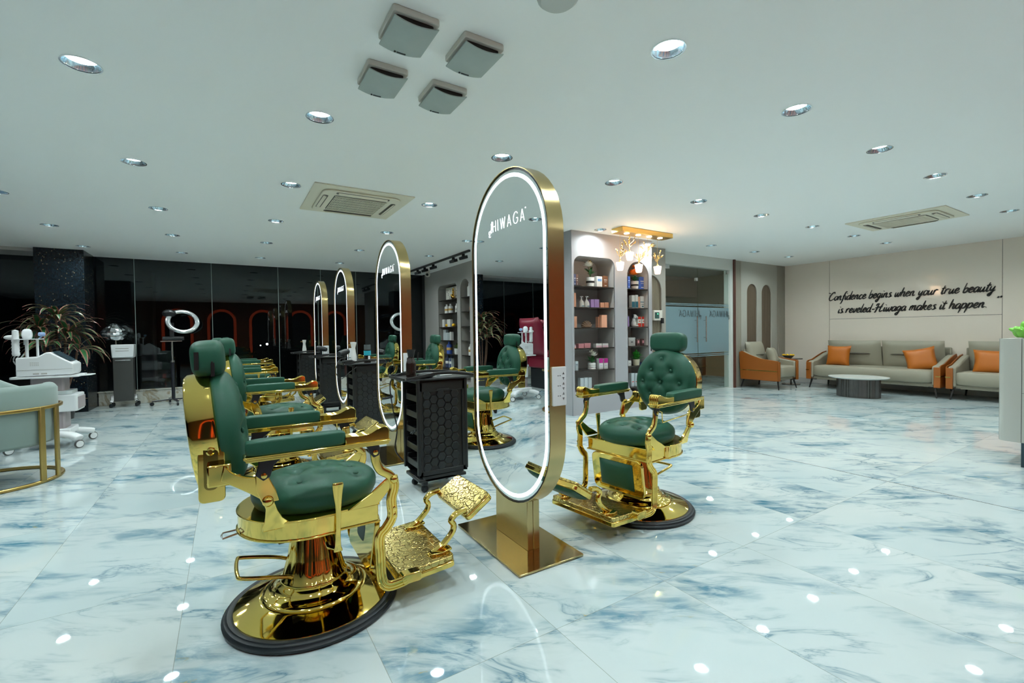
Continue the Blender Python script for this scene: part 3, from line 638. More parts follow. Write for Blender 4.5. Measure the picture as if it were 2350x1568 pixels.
ML = ['tall pill-shaped lit mirror in brass frame, nearest and largest, on brass stand', 'second lit pill-shaped mirror, between the two nearest black trolleys',
      'third lit pill-shaped mirror, behind the second one, beside white spray bottle', 'farthest and smallest lit pill-shaped mirror, before the black window wall']
mr0 = make_mirror()
for i, (x, y) in enumerate(((1.333, 2.125), (1.333, 4.27), (1.32, 6.30), (1.31, 8.0))):
    t = mr0 if i == 0 else copy_tree(mr0)
    t.location = (x, y, 0); t.rotation_euler = (0, 0, rad(-0.55 if i == 0 else 0)); t['label'] = ML[i]; t['group'] = 'standing salon mirrors with light strips'

# ------------------------------------------------------------------ black trolleys
HEXM = pm('black_hex_panel', (0.012, 0.0155, 0.018), 0.30)
def make_trolley():
    T = thing('salon_trolley', '', 'trolley')
    W2, D2 = .185, .145
    bd = MB()
    bd.prism([(-W2, .15), (-W2 + .05, .085), (W2 - .05, .085), (W2, .15), (W2, .82), (-W2, .82)], -D2, -D2 + .012, 'y')
    bd.prism([(-W2, .15), (-W2 + .05, .085), (W2 - .05, .085), (W2, .15), (W2, .82), (-W2, .82)], D2 - .012, D2, 'y')
    for sx in (-1, 1):
        for sy in (-1, 1): bd.b2(sx * W2 - .012, sx * W2 + .012, sy * D2 - .012, sy * D2 + .012, .14, .82)
    bd.b2(-W2, W2, -D2, D2, .085, .11).b2(-W2, W2, -D2, D2, .79, .82)
    bd.build('body', BLACK, T, bevel=.006)
    fr = MB()
    for z0, z1 in ((.13, .165), (.735, .80)): fr.b2(-W2, W2, -D2 - .008, -D2, z0, z1)
    for x in (-W2, W2 - .03): fr.b2(x, x + .03, -D2 - .008, -D2, .13, .80)
    fr.b2(-.05, .05, -D2 - .014, -D2 - .006, .742, .752); fr.build('panel_frame', BLACK, T, bevel=.004)
    hx = MB(); s = .0365
    for r in range(9):
        for c in range(6):
            x = -W2 + .062 + c * s * 1.5; z = .19 + r * s * 1.78 + (s * .89 if c % 2 else 0)
            if x > W2 - .05 or z > .715: continue
            hx.prism([(x + s * .88 * cos(pi * k / 3), z + s * .88 * sin(pi * k / 3)) for k in range(6)], -D2 - .006, -D2, 'y')
    hx.build('hex_panel', HEXM, T, bevel=.003)
    for z in (.18, .30, .42, .54, .66):
        MB().prism([(-D2 + .02, z + .07), (-D2 + .02, z + .02), (-D2 + .05, z), (D2 - .05, z), (D2 - .02, z + .02), (D2 - .02, z + .07), (D2 - .03, z + .07), (D2 - .03, z + .025), (D2 - .06, z + .01), (-D2 + .06, z + .01), (-D2 + .03, z + .025), (-D2 + .03, z + .07)], -W2 + .006, W2 - .02, 'x').b2(-W2 + .002, -W2 + .010, -D2 + .02, D2 - .02, z, z + .045).build('tray_drawer', BLACK, T, bevel=.003)
    MB().prism(rounded(-.30, .30, -D2 - .04, D2 + .04, .03, 4), .82, .832).build('top_tray', BLACK, T, bevel=.004)
    r_ = MB()
    r_.bar([(x, sy, .836 + .03 * max(0, 1 - (x / .24) ** 2)) for sy in (-D2 - .032,) for x in [-.28 + .56 * k / 24 for k in range(25)]], .012, .022)
    r_.bar([(x, D2 + .032, .836 + .02 * max(0, 1 - (x / .24) ** 2)) for x in [-.28 + .56 * k / 24 for k in range(25)]], .012, .022)
    r_.b2(-.30, -.288, -D2 - .03, D2 + .03, .83, .842).b2(.288, .30, -D2 - .03, D2 + .03, .83, .842).build('tray_rim', BLACK, T, bevel=.003)
    for sx in (-1, 1):
        for sy in (-1, 1):
            c = MB().b2(sx * .13 - .02, sx * .13 + .02, sy * .10 - .02, sy * .10 + .02, .05, .09).build('caster', BLACK, T, bevel=.006)
            MB().lathe([(0, -.014), (.022, -.014), (.026, -.008), (.026, .008), (.022, .014), (0, .014)], 20, M=tr(sx * .13, sy * .10, .0265, 90, 0, 20)).build('wheel', RUBBER, c)
    return T
TL = ['nearest black plastic trolley with honeycomb panel and drawers, left of the near mirror', 'black trolley with white bottle and brown bottle on top, behind second mirror',
      'black trolley with a hair clipper on top, behind the third mirror', 'farthest black trolley carrying one white spray bottle']
TP = [(1.325, 3.24, 0), (1.36, 5.33, 0), (1.33, 7.25, 0), (1.29, 9.15, 0)]
tr0 = make_trolley()
for i, (x, y, a) in enumerate(TP):
    t = tr0 if i == 0 else copy_tree(tr0)
    t.location = (x, y, 0); t.rotation_euler = (0, 0, rad(a)); t['label'] = TL[i]; t['group'] = 'black salon trolleys'
def bottle(name, label, loc, prof, mat, cat='bottle', cap=None, capmat=None, group=None, mid=None, midmat=None):
    T = thing(name, label, cat, loc, group=group)
    MB().lathe([(0, 0)] + prof, 28).build('bottle_body', mat, T, angle=50)
    if cap: MB().lathe(cap, 20).build('cap', capmat or mat, T, angle=50)
    if mid: MB().lathe(mid, 28).build('bottle_label', midmat, T)
    return T
tz = .832
DKB = pm('dark_amber_plastic', (0.018, 0.010, 0.008), 0.15)
sb = bottle('spray_bottle', 'dark glossy spray bottle standing on the nearest black trolley', (1.13, 3.20, tz), [(.034, 0), (.036, .01), (.036, .10), (.030, .125), (.022, .14), (.021, .15), (0, .15)], DKB)
MB().lathe([(.021, .15), (.022, .16), (.028, .19), (.030, .20), (0, .20)], 20).b2(-.03, .035, -.008, .008, .192, .206).b2(.022, .030, -.005, .005, .13, .192, M=tr(.0, 0, 0, 0, 10, 0)).build('trigger', BLACK, sb)
WB = pm('white_bottle', (0.75, 0.75, 0.73), 0.35)
for (x, y, lb) in ((1.20, 5.28, 'white flared spray bottle on the second trolley, beside the brown bottle'), (1.20, 9.10, 'white spray bottle on the farthest black trolley')):
    t = bottle('spray_bottle', lb, (x, y, tz), [(.032, 0), (.035, .01), (.035, .07), (.026, .12), (.021, .165), (.022, .175), (.031, .215), (.033, .235), (0, .237)], WB)
    MB().b2(-.06, -.02, -.006, .006, .20, .212).build('nozzle', pm('brass_nozzle', (.6, .45, .15), .3, 1), t)
t = bottle('lotion_bottle', 'brown bottle with a turquoise label on the second trolley', (1.345, 5.25, tz), [(.036, 0), (.038, .008), (.038, .125), (.034, .14), (.034, .145), (0, .145)], DKB,
           cap=[(.036, .145), (.037, .148), (.037, .205), (0, .207)], capmat=pm('clear_cap', (0.10, 0.12, 0.13), 0.1), mid=[(.0385, .085), (.0388, .087), (.0388, .135), (.0385, .137)], midmat=pm('turquoise', (0.02, 0.38, 0.50), .4))
MB().b2(-.002, .02, -.0395, -.0385, .02, .08).build('white_label', WHITE, t)
for (x, y, lb) in ((1.40, 3.22, 'white dish lying on the nearest black trolley top'), (1.50, 5.30, 'white card lying on the second trolley top')):
    tag(MB().b2(-.05, .05, -.03, .03, 0, .012).build('tray_dish', WHITE, bevel=.004), lb, 'dish').location = (x, y, tz)
def clipper(label, loc, rz):
    T = thing('hair_clipper', label, 'clipper', loc, rad(rz))
    MB().sell((0, 0, .022), (.15, .045, .042), .6, .6, 24, 10).build('clipper_body', BLACK, T)
    MB().b2(.07, .09, -.02, .02, .012, .03).build('blade', STEEL, T); return T
clipper('black hair clipper with steel blade lying on the nearest trolley, beside the spray bottle', (1.20, 3.10, tz), 20)
clipper('black hair clipper lying at the left of the second trolley top', (1.12, 5.22, tz), 30)
def dryer(label, loc, rz):
    T = thing('hair_dryer', label, 'hair dryer', loc, rad(rz))
    MB().lathe([(0, -.08), (.028, -.08), (.034, -.05), (.036, .03), (.030, .07), (.020, .075), (0, .075)], 20, M=tr(0, 0, .12, 0, 80, 0)).build('barrel', BLACK, T)
    MB().bar([(0, 0, .0), (.005, 0, .10)], .03, .024, up=(0, 1, 0)).build('handle', BLACK, T, bevel=.005); return T
dryer('small black hair dryer standing at the back left of the second trolley', (1.105, 5.33, tz), 40)
dryer('small black hair dryer standing on the third trolley', (1.18, 7.2, tz), 140)
cd_ = MB().tube(cr([(1.345, 3.87 , .92), (1.36, 3.78, .90), (1.30, 3.6, .88), (1.22, 3.42, .86), (1.12, 3.36, .86), (1.02, 3.34, .80), (1.03, 3.33, .6), (1.06, 3.33, .45), (1.04, 3.32, .3), (1.10, 3.33, .2)], 6), .005, 6)
cd_.lathe([(0, 0), (.02, 0), (.02, .03), (0, .03)], 12, M=tr(1.345, 3.862, .93, 90, 0, 0))
tag(cd_.build('power_cord', BLACK), 'black power cord plugged into the second mirror and hanging beside the nearest trolley', 'cord')
cd_ = MB()
for k in range(9): a = k * .7; cd_.tube([(1.17 + .035 * cos(t + a) , 3.20 + .06 * sin(t * 1.0), .43 + .018 * sin(t * 2 + a) + .002 * k) for t in [q * .55 for q in range(12)]], .004, 6)
tag(cd_.build('cable_bundle', BLACK), 'tangled black cable bundle in a lower tray of the nearest trolley', 'cable')
cd_ = MB().tube(cr([(1.15, 5.2, .90), (1.02, 5.15, .88), (.98, 5.12, .75), (1.03, 5.12, .68), (1.12, 5.14, .74), (1.2, 5.12, .80)], 6), .004, 6)
tag(cd_.build('power_cord', BLACK), 'thin black cord looping off the left of the second trolley', 'cord')
# ------------------------------------------------------------------ ceiling fittings
PGREY = pm('dusty_grey_panel', (0.36, 0.42, 0.40), 0.6, noise=(9, (0.44, 0.50, 0.47))); PWH = pm('warm_white_plastic', (0.66, 0.63, 0.56), 0.5)
fl_ = ['nearest left of four square grey ceiling fans', 'nearest right of four square grey ceiling fans', 'far left of four square grey ceiling fans', 'far right of four square grey ceiling fans']
v0 = None
for i, (x, y) in enumerate(((.722, 2.0), (1.055, 2.005), (.732, 2.44), (1.08, 2.45))):
    if v0 is None:
        v0 = thing('ceiling_fan_cover', '', 'ceiling vent')
        MB().prism(rounded(-.105, .105, -.115, .115, .012, 3), -.028, 0).build('frame', PWH, v0, bevel=.004)
        MB().prism(rounded(-.085, .085, -.095, .095, .01, 3), -.05, -.028).build('fan_grille', DARKIN, v0)
        m = MB(); n = 10
        vs = []; 
        for k in range(n + 1):
            xx = -.10 + .2 * k / n; zz = -.066 + .016 * (xx / .1) ** 2
            vs += [(xx, -.115, zz), (xx, .115, zz), (xx, .115, zz + .006), (xx, -.115, zz + .006)]
        fs = [(4 * k + a, 4 * k + (a + 1) % 4, 4 * k + 4 + (a + 1) % 4, 4 * k + 4 + a) for k in range(n) for a in range(4)] + [(0, 1, 2, 3), (4 * n, 4 * n + 1, 4 * n + 2, 4 * n + 3)]
        m.add(vs, fs).build('cover_panel', PGREY, v0, bevel=.002)
        MB().b2(-.035, -.027, .098, .106, -.0685, -.064).b2(-.022, .02, .099, .105, -.0685, -.0650).build('maker_mark', BLACK, v0); t = v0
    else: t = copy_tree(v0)
    t.location = (x, y, CEIL); t['label'] = fl_[i]; t['group'] = 'square ceiling fans'
def ac(label, x, y, w, d, rz, cream):
    T = thing('ceiling_air_conditioner', label, 'air conditioner', (x, y, CEIL), rad(rz))
    MB().prism(rounded(-w / 2, w / 2, -d / 2, d / 2, .008, 2), -.012, 0).build('panel', cream, T, bevel=.003)
    MB().prism(rounded(-w * .40, w * .40, -d * .40, d * .40, .09, 6), -.030, -.012).build('frame', cream, T, bevel=.008)
    sl = MB()
    for s in (-1, 1): sl.prism(rounded(-w * .27, w * .27, s * d * .345 - .028, s * d * .345 + .028, .02, 4), -.033, -.029).prism(rounded(s * w * .35 - .024, s * w * .35 + .024, -d * .24, d * .24, .02, 4), -.033, -.029)
    sl.build('air_slot', pm('slot_dark', (.12, .11, .09), .6), T)
    fl = MB()
    for s in (-1, 1): fl.box((0, 0, 0), (w * .50, .034, .006), M=tr(0, s * d * .35, -.036, s * 22)).box((0, 0, 0), (.030, d * .44, .006), M=tr(s * w * .355, 0, -.036, 0, -s * 22))
    fl.build('flap', cream, T, bevel=.002)
    g = MB().prism(rounded(-w * .27, w * .27, -d * .27, d * .27, .02, 3), -.034, -.030); g.build('grille_backing', pm('grille_dark', (.10, .105, .10), .6), T)
    g = MB(); n = 34
    for k in range(n + 1): g.box((-w * .26 + w * .52 * k / n, 0, -.036), (.006, d * .52, .008))
    for k in range(7): g.box((0, -d * .26 + d * .52 * k / 6, -.036), (w * .53, .010, .009))
    g.build('grille', cream, T); return T
ACC = pm('cream_plastic', (0.76, 0.71, 0.57), 0.5)
ac('cream ceiling cassette air conditioner with grille, left of the tall near mirror', 1.17, 4.93, .94, 1.0, 0, ACC)
ac('cream ceiling cassette air conditioner over the sofa area at the right', 7.38, 2.31, .86, 1.0, 0, ACC)
t = thing('smoke_detector', 'round white ceiling disc cut by the top edge of the photo', 'smoke detector', (1.18, 1.50, CEIL))
MB().lathe([(0, -.03), (.07, -.028), (.085, -.015), (.09, 0), (0, 0)], 32).build('cover', pm('grey_white', (.55, .57, .54), .5), t)
# track light
t = thing('track_light', 'black ceiling track with rectangular black spot heads above the side shelves', 'track light', (0, 0, CEIL))
MB().b2(3.41, 3.445, 6.78, 9.8, -.035, 0).build('track_rail', BLACK, t, bevel=.003)
for y in (7.02, 7.42, 8.35, 8.80, 9.2):
    h = MB().box((3.43, y, -.06), (.05, .02, .05)).box((0, 0, 0), (.07, .20, .05), M=tr(3.43, y, -.10, 0, -12, 0)).build('spot_head', BLACK, t, bevel=.003)
t = thing('security_camera', 'small white dome security camera on the ceiling beside the black track', 'camera', (3.75, 9.45, CEIL))
MB().lathe([(0, 0), (.05, 0), (.05, -.03), (.03, -.05), (0, -.05)], 20).build('mount', PWH, t); MB().sell((0, 0, -.09), (.11, .11, .11), 1, 1, 20, 12).build('dome', PWH, t)
MB().sell((-.025, -.035, -.095), (.06, .06, .06), 1, 1, 14, 8).build('lens', BLACK, t)
# chandelier
t = thing('pendant_chandelier', 'gold bar chandelier with five glowing glass tulip shades and gilded branches', 'chandelier', (4.93, 4.43, CEIL))
MB().b2(-.50, .50, -.10, .10, -.065, -.002).build('ceiling_bar', pm('satin_gold', (.78, .52, .16), .3, 1.0), t, bevel=.003)
for k in range(4): MB().lathe([(0, -.069), (.035, -.069), (.035, -.064), (0, -.064)], 20, c=(-.33 + .22 * k, -.01, 0)).build('bar_lamp', WARMM, t)
SHM = bpy.data.materials.new('crystal_shade'); SHM.use_nodes = True; nt = SHM.node_tree; b = nt.nodes['Principled BSDF']
tc = nt.nodes.new('ShaderNodeTexCoord'); vo = nt.nodes.new('ShaderNodeTexVoronoi'); vo.inputs['Scale'].default_value = 60; mp_ = nt.nodes.new('ShaderNodeMapping'); mp_.inputs['Scale'].default_value = (1, 1, .4)
nt.links.new(tc.outputs['Object'], mp_.inputs[0]); nt.links.new(mp_.outputs[0], vo.inputs['Vector'])
nt.links.new(ramp(nt, vo.outputs['Distance'], [(0.1, (1.0, 0.93, 0.84)), (0.8, (0.75, 0.33, 0.12))]), b.inputs['Emission Color']); b.inputs['Emission Strength'].default_value = 1.6; b.inputs['Roughness'].default_value = .1
GLEAF = pm('gilded_leaf', (0.95, 0.66, 0.26), 0.18, 1.0)
rnd = random.Random(3)
for k, (px, py) in enumerate(((1423, 611), (1445, 588), (1466, 616), (1487, 598), (1509, 620))):
    c = atY(px, py, 4.43) - Vector((4.93, 4.43, CEIL)); x, z = c.x, c.z
    MB().tube([(x, 0, -.065), (x, 0, z + .07)], .0016, 6).build('wire', GLEAF, t)
    s = MB().lathe([(0, -.058), (.034, -.058), (.042, -.04), (.055, .045), (.052, .05), (0, .05)], 24, c=(x, 0, z)).build('glass_shade', SHM, t)
    MB().lathe([(0, .05), (.028, .05), (.024, .062), (.010, .07), (.008, .085), (0, .085)], 14, c=(x, 0, z)).build('shade_cap', GLEAF, s)
    bl = bpy.data.lights.new('bulb', 'POINT'); bl.energy = 0.8; bl.color = (1.0, .62, .34); bl.shadow_soft_size = .02; bo = bpy.data.objects.new('bulb', bl); COL.objects.link(bo); bo.parent = t; bo.location = (x, -.045, z + .07)
    br = MB().tube([(x, 0, z + .07), (x, 0, z + .20)], .005, 6)
    for q in range(7):
        a = rnd.uniform(0, 2 * pi); h0 = z + rnd.uniform(.11, .19); L_ = rnd.uniform(.07, .12); e = Vector((x + L_ * cos(a), L_ * sin(a) * .8, h0 + rnd.uniform(.04, .11)))
        mid = Vector((x + L_ * .6 * cos(a), L_ * .5 * sin(a), h0 + .015)); br.tube([(x, 0, h0 - .03), mid, e], .0028, 5)
        for w in range(3):
            p = mid.lerp(e, .35 + .32 * w); br.sell((0, 0, 0), (.040, .018, .007), 1, 1, 8, 4, M=Matrix.Translation(p) @ Euler((rnd.uniform(-1, 1), rnd.uniform(-1.2, .4), a)).to_matrix().to_4x4())
    br.build('branch', GLEAF, t)

# ------------------------------------------------------------------ display shelving with niches
def niche(parent, x0, x1, z0, z1, shelves, shape, plane, depth, boardmat, edge):
    """plane 'f': front unit (faces -y, at y=0..depth, coords u=x); plane 's': side unit (faces -x, u=y, depth along +x)"""
    r = (x1 - x0) / 2
    if shape == 'arch': prof = [(x0, z0), (x1, z0)] + [((x0 + x1) / 2 + r * cos(pi * k / 16), z1 - r + r * sin(pi * k / 16)) for k in range(17)]
    elif shape == 'pill': prof = stad(x1 - x0, z0, z1, 16); prof = [((x0 + x1) / 2 + a, b) for a, b in prof]
    else: prof = rounded(x0, x1, z0, z1, .12, 6, 't')
    n = len(prof)
    def P(u, v, w): return (u, w, v) if plane == 'f' else (w, u, v)
    vs = [P(u, v, .0) for u, v in prof] + [P(u, v, depth) for u, v in prof]
    nb = MB().add(vs, [(i, (i + 1) % n, (i + 1) % n + n, i + n) for i in range(n)] + [tuple(range(n, 2 * n))]).build('niche_lining', GREYD if plane == 'f' else pm('niche_light', (.30, .285, .26), .6), parent, solid=0)
    for z in shelves:
        hw = 0
        if shape == 'pill':
            dz = max(0, (z0 + r) - z, z - (z1 - r)); hw = r - math.sqrt(max(0, r * r - dz * dz))
        m = MB()
        if plane == 'f': m.b2(x0 + hw, x1 - hw, .012, depth, z - .016, z)
        else: m.b2(.012, depth, x0 + hw, x1 - hw, z - .016, z)
        m.build('shelf_board', boardmat, parent, bevel=.002)
    return prof
FY = 4.84
BOARD = pm('dark_glass_shelf', (0.030, 0.024, 0.020), 0.12)
S1 = [1.786, 1.49, 1.205, 0.92, 0.61]; S2 = [1.785, 1.499, 1.213, 0.926, 0.626]
U = thing('display_shelving', 'grey built-in shelf wall with two niches of beauty products, facing the viewer', 'shelving', (0, FY, 0))
n1 = niche(U, 3.985 + .03, 4.78, .312, 2.19, S1, 'round', 'f', .36, BOARD, None)
n2 = niche(U, 5.03, 5.49, .20, 2.19, S2, 'pill', 'f', .36, BOARD, None)
FA = curve_wall('facade', [(3.98, 0), (5.56, 0), (5.56, CEIL), (3.98, CEIL)], [n1, n2], .02, GREYW, MXZ, U)
MB().b2(3.98, 4.0, .01, .40, 0, CEIL).build('side_panel', GREYW, U); MB().b2(5.54, 5.56, .01, .40, 0, CEIL).build('side_panel', GREYW, U)
V = thing('display_shelving', 'long grey side shelf wall with arched niches, running back toward the black window', 'shelving', (3.98, 0, 0))
SS = [1.868, 1.583, 1.29, 1.005, .714, .42]
q1 = niche(V, 8.45, 9.42, .2, 2.18, SS, 'round', 's', .32, BOARD, None)
q2 = niche(V, 7.88, 8.30, .2, 2.22, SS, 'arch', 's', .32, BOARD, None)
q3 = niche(V, 6.75, 7.62, .2, 2.18, SS, 'round', 's', .32, BOARD, None)
q4 = niche(V, 6.0, 6.5, .2, 2.22, SS, 'arch', 's', .32, BOARD, None)
curve_wall('facade', [(FY + .41, 0), (10.24, 0), (10.24, CEIL), (FY + .41, CEIL)], [q1, q2, q3, q4], .02, pm('paint_greige', (.36, .345, .325), .6), MYZ, V)
# taupe panel with arch and control box right of the front shelves
TP_ = pm('taupe_face', (.33, .31, .27), .6)
struct(curve_wall('wall_back', [(5.56, 0), (6.31, 0), (6.31, CEIL), (5.56, CEIL)], [archpoly(5.70, 6.21, .1, 2.07)], .02, TP_, Matrix.Translation((0, 5.2, 0)) @ MXZ))
tag(MB().b2(5.5, 6.31, 5.22, 5.5, 0, CEIL).build('wall_back', ribbed_mat('taupe_slats', (.22, .18, .125), .03)), kind='structure')
t = thing('wall_control_box', 'small white wall control box with green display, right of the shelves', 'control box', (6.09, 5.19, 1.40))
MB().b2(-.10, .10, -.03, .01, -.08, .09).build('housing', PWH, t, bevel=.004); MB().b2(-.085, .02, -.034, -.03, -.05, .055).build('display', pm('box_screen', (.03, .08, .07), .2), t)
MB().b2(-.03, -.005, -.036, -.034, .02, .035).build('indicator', pm('green_led', (.1, .8, .2), .4, emit=(.1, 1, .3), es=1.5), t); MB().b2(.055, .105, -.06, -.03, -.13, -.04).build('handset', BLACK, t, bevel=.004)

def col(name, c, rough=0.45): return pm('c_' + name, c, rough)
PEACH = col('peach', (.74, .36, .23)); LILAC = col('lilac', (.40, .26, .55)); PINK = col('pink', (.66, .27, .29)); PALEP = col('pale_pink', (.75, .50, .56)); MAG = col('magenta', (.50, .02, .26))
BLUEB = col('blue', (.05, .11, .42)); NAVY = col('navy', (.03, .05, .13)); WBX = col('white', (.74, .73, .70)); GBX = col('grey', (.42, .41, .39)); BRWN = col('brown', (.20, .08, .035)); REDB = col('red', (.70, .04, .02)); TEAL = col('teal', (.02, .14, .20)); YEL = col('yellow', (.85, .50, .01)); LBX = col('light_blue_grey', (.50, .56, .58)); DKBX = col('dark_brown_box', (.10, .05, .045)); CRM = col('cream', (.68, .62, .47)); VIO = col('periwinkle', (.26, .29, .62))
def goods(lab, px0, px1, pt, mat, z, plane, cat='box', group=None, band=None, pos=None, name='product_box', d=.06):
    """a carton on a shelf: px0..px1 give its edges, pt its top"""
    if plane == 'f':
        Y = FY + (.09 if pos is None else pos); a = atY(px0, pt, Y); b = atY(px1, pt, Y); w = b.x - a.x; h = max(.03, a.z - z); loc = ((a.x + b.x) / 2, Y + d / 2, z)
        T = thing(name, lab, cat, loc, group=group); MB().b2(-w / 2, w / 2, -d / 2, d / 2, 0, h).build('carton', mat, T, bevel=.0015)
        if band: 
            for (z0, z1, bm_, ins) in band: MB().b2(-w / 2 + ins * w, w / 2 - ins * w, -d / 2 - .0008, -d / 2, z0 * h, z1 * h).build('printed_band', bm_, T)
    else:
        X = 3.98 + (.08 if pos is None else pos); a = atX(px0, pt, X); b = atX(px1, pt, X); w = abs(b.y - a.y); h = max(.03, a.z - z); loc = (X + d / 2, (a.y + b.y) / 2, z)
        T = thing(name, lab, cat, loc, group=group); MB().b2(-d / 2, d / 2, -w / 2, w / 2, 0, h).build('carton', mat, T, bevel=.0015)
        if band:
            for (z0, z1, bm_, ins) in band: MB().b2(-d / 2 - .0008, -d / 2, -w / 2 + ins * w, w / 2 - ins * w, z0 * h, z1 * h).build('printed_band', bm_, T)
    return T
TXT = [(.62, .68, NAVY, .2), (.50, .53, NAVY, .25)]; TXW = [(.62, .68, WBX, .2), (.48, .51, WBX, .25), (.15, .2, WBX, .3)]
F1, F2, F3, F4, F5, F6 = S1 + [.312]
top = 'top shelf of the left front niche'
goods('white carton with blue print, far left of the top shelf in the left front niche', 1312, 1316.5, 629, WBX, F1, 'f', band=[(.75, .9, BLUEB, .1)])
goods('dark navy carton, second from the left on the top shelf of the left front niche', 1317, 1321.5, 629, NAVY, F1, 'f', band=TXW)
goods('dark carton beside the flower pot on the top shelf of the left front niche', 1322, 1327, 630, DKBX, F1, 'f', band=TXW)
goods('white and pale blue carton right of the white flower pot on the top shelf', 1370, 1382, 634, WBX, F1, 'f', band=[(.55, .78, col('sky', (.16, .32, .62)), .12)])
goods('brown carton with white print at the right of the top shelf, left niche', 1384, 1395, 633, BRWN, F1, 'f', band=TXW)
goods('tall peach carton at the left edge of the second shelf', 1312, 1322, 672, PEACH, F2, 'f')
def pump(lab, px, z):
    p = atY(px, 690, FY + .12); T = thing('pump_bottle', lab, 'bottle', (p.x, FY + .12, z), group=None)
    MB().lathe([(0, 0), (.036, 0), (.040, .01), (.040, .06), (.030, .09), (.013, .105), (.012, .12), (0, .12)], 22).build('bottle_body', WBX, T, angle=50)
    MB().lathe([(0, .12), (.007, .12), (.007, .15), (.018, .152), (.018, .16), (0, .16)], 12).b2(-.0, .035, -.005, .005, .152, .160).build('pump_head', WBX, T); MB().b2(-.02, .02, -.0412, -.0395, .015, .025).build('bottle_label', TEAL, T)
pump('white pump bottle on the second shelf, next to the tall peach carton', 1334, F2); pump('white pump bottle on the second shelf, next to the lilac cartons', 1346, F2)
goods('lilac carton on the second shelf, nearer the pump bottles', 1356, 1363.5, 687, LILAC, F2, 'f'); goods('lilac carton on the second shelf, nearer the small peach boxes', 1364.5, 1375, 687, LILAC, F2, 'f')
goods('small peach box on the second shelf, beside the lilac cartons', 1378, 1387, 694.5, PEACH, F2, 'f'); goods('small peach box at the right end of the second shelf', 1388, 1397, 694, PEACH, F2, 'f')
goods('slim peach carton at the left of the third shelf, beside the brown sculpture', 1317, 1324, 726, PEACH, F3, 'f')
goods('lower peach carton right of the brown sculpture on the third shelf', 1373, 1383, 727, PEACH, F3, 'f'); goods('taller peach carton at the right of the third shelf', 1381, 1393, 723, PEACH, F3, 'f', pos=.03)
p = atY(1347, 745, FY + .12); T = thing('shell_sculpture', 'brown marbled shell-like sculpture in the middle of the third shelf', 'sculpture', (p.x, FY + .13, F3))
SCU = pm('brown_stone', (.16, .085, .05), .3, noise=(25, (.40, .28, .20)))
m = MB()
for k in range(7): a = -60 + 20 * k; m.sell((0, 0, .05), (.036, .07, .12), 1, 1, 14, 8, M=tr(0, 0, -.005, 0, a, 0) @ tr(0, 0, .0))
m.sell((0, 0, .015), (.19, .10, .04), 1, 1, 20, 8).build('shell', SCU, T)
goods('pale pink jar box at the left edge of the fourth shelf', 1313, 1322, 792, PALEP, F4, 'f', band=[(0, .2, PEACH, .0)])
goods('rose pink box on the fourth shelf, left one of the darker pair', 1328, 1340, 789, PINK, F4, 'f'); goods('rose pink box on the fourth shelf, right one of the darker pair', 1341.5, 1355.5, 788, PINK, F4, 'f')
goods('white and pink box on the fourth shelf, left one of the pale pair', 1368, 1381, 789, WBX, F4, 'f', band=[(0, .5, PALEP, 0)]); goods('white and pink box on the fourth shelf, right one of the pale pair', 1383, 1396, 788.5, WBX, F4, 'f', band=[(0, .5, PALEP, 0)])
goods('pale grey carton at the far left of the fifth shelf', 1314, 1319.5, 830, LBX, F5, 'f', band=TXT); goods('pale grey carton second from the left on the fifth shelf', 1320.5, 1327, 829.5, LBX, F5, 'f', band=TXT)
goods('magenta and white carton on the fifth shelf, left one of the pair', 1375, 1384, 823, WBX, F5, 'f', band=[(.55, 1, MAG, 0), (.3, .33, LILAC, .2)]); goods('magenta and white carton on the fifth shelf, right one of the pair', 1386, 1395, 823, WBX, F5, 'f', band=[(.55, 1, MAG, 0), (.3, .33, LILAC, .2)])
for a, b, c_, l in ((1332, 1340, 868, 'left'), (1341, 1349, 867, 'middle'), (1350, 1358, 867, 'right')): goods('pale blue grey box on the bottom shelf of the left niche, %s of three' % l, a, b, c_, LBX, F6, 'f')
def flowerpot(lab, px, z, h, r, potc, kind, plane='f', X=None, band=False, Y=None):
    p = atY(px, 690, FY + .12) if plane == 'f' else Vector((X, Y, 0)); loc = (p.x, FY + .12, z) if plane == 'f' else (X, Y, z)
    T = thing('potted_plant', lab, 'potted plant', loc)
    if kind == 'ribbed' : prof = [(0, 0)] + [(r * (1 + .07 * sin(k * pi / 2)), h * k / 12) for k in range(13)] + [(r * .85, h), (r * .85, h * .9), (0, h * .9)]
    else: prof = [(0, 0), (r * .82, 0), (r * .9, h * .3), (r, h), (r * .9, h), (r * .88, h * .9), (0, h * .9)]
    pt = MB().lathe(prof, 28).build('pot', potc, T)
    if band: MB().lathe([(r * .955, h * .42), (r * .965, h * .42), (r * .985, h * .62), (r * .96, h * .62)], 28).build('black_band', BLACK, pt)
    return T
STEM = col('stem_green', (.07, .16, .03)); LEAFG = col('leaf_green', (.03, .15, .04)); PETW = col('petal_white', (.78, .76, .68)); PETO = col('petal_orange', (.85, .20, .02)); BUD = col('bud_olive', (.28, .24, .04)); BRG = col('bright_green', (.05, .34, .04))
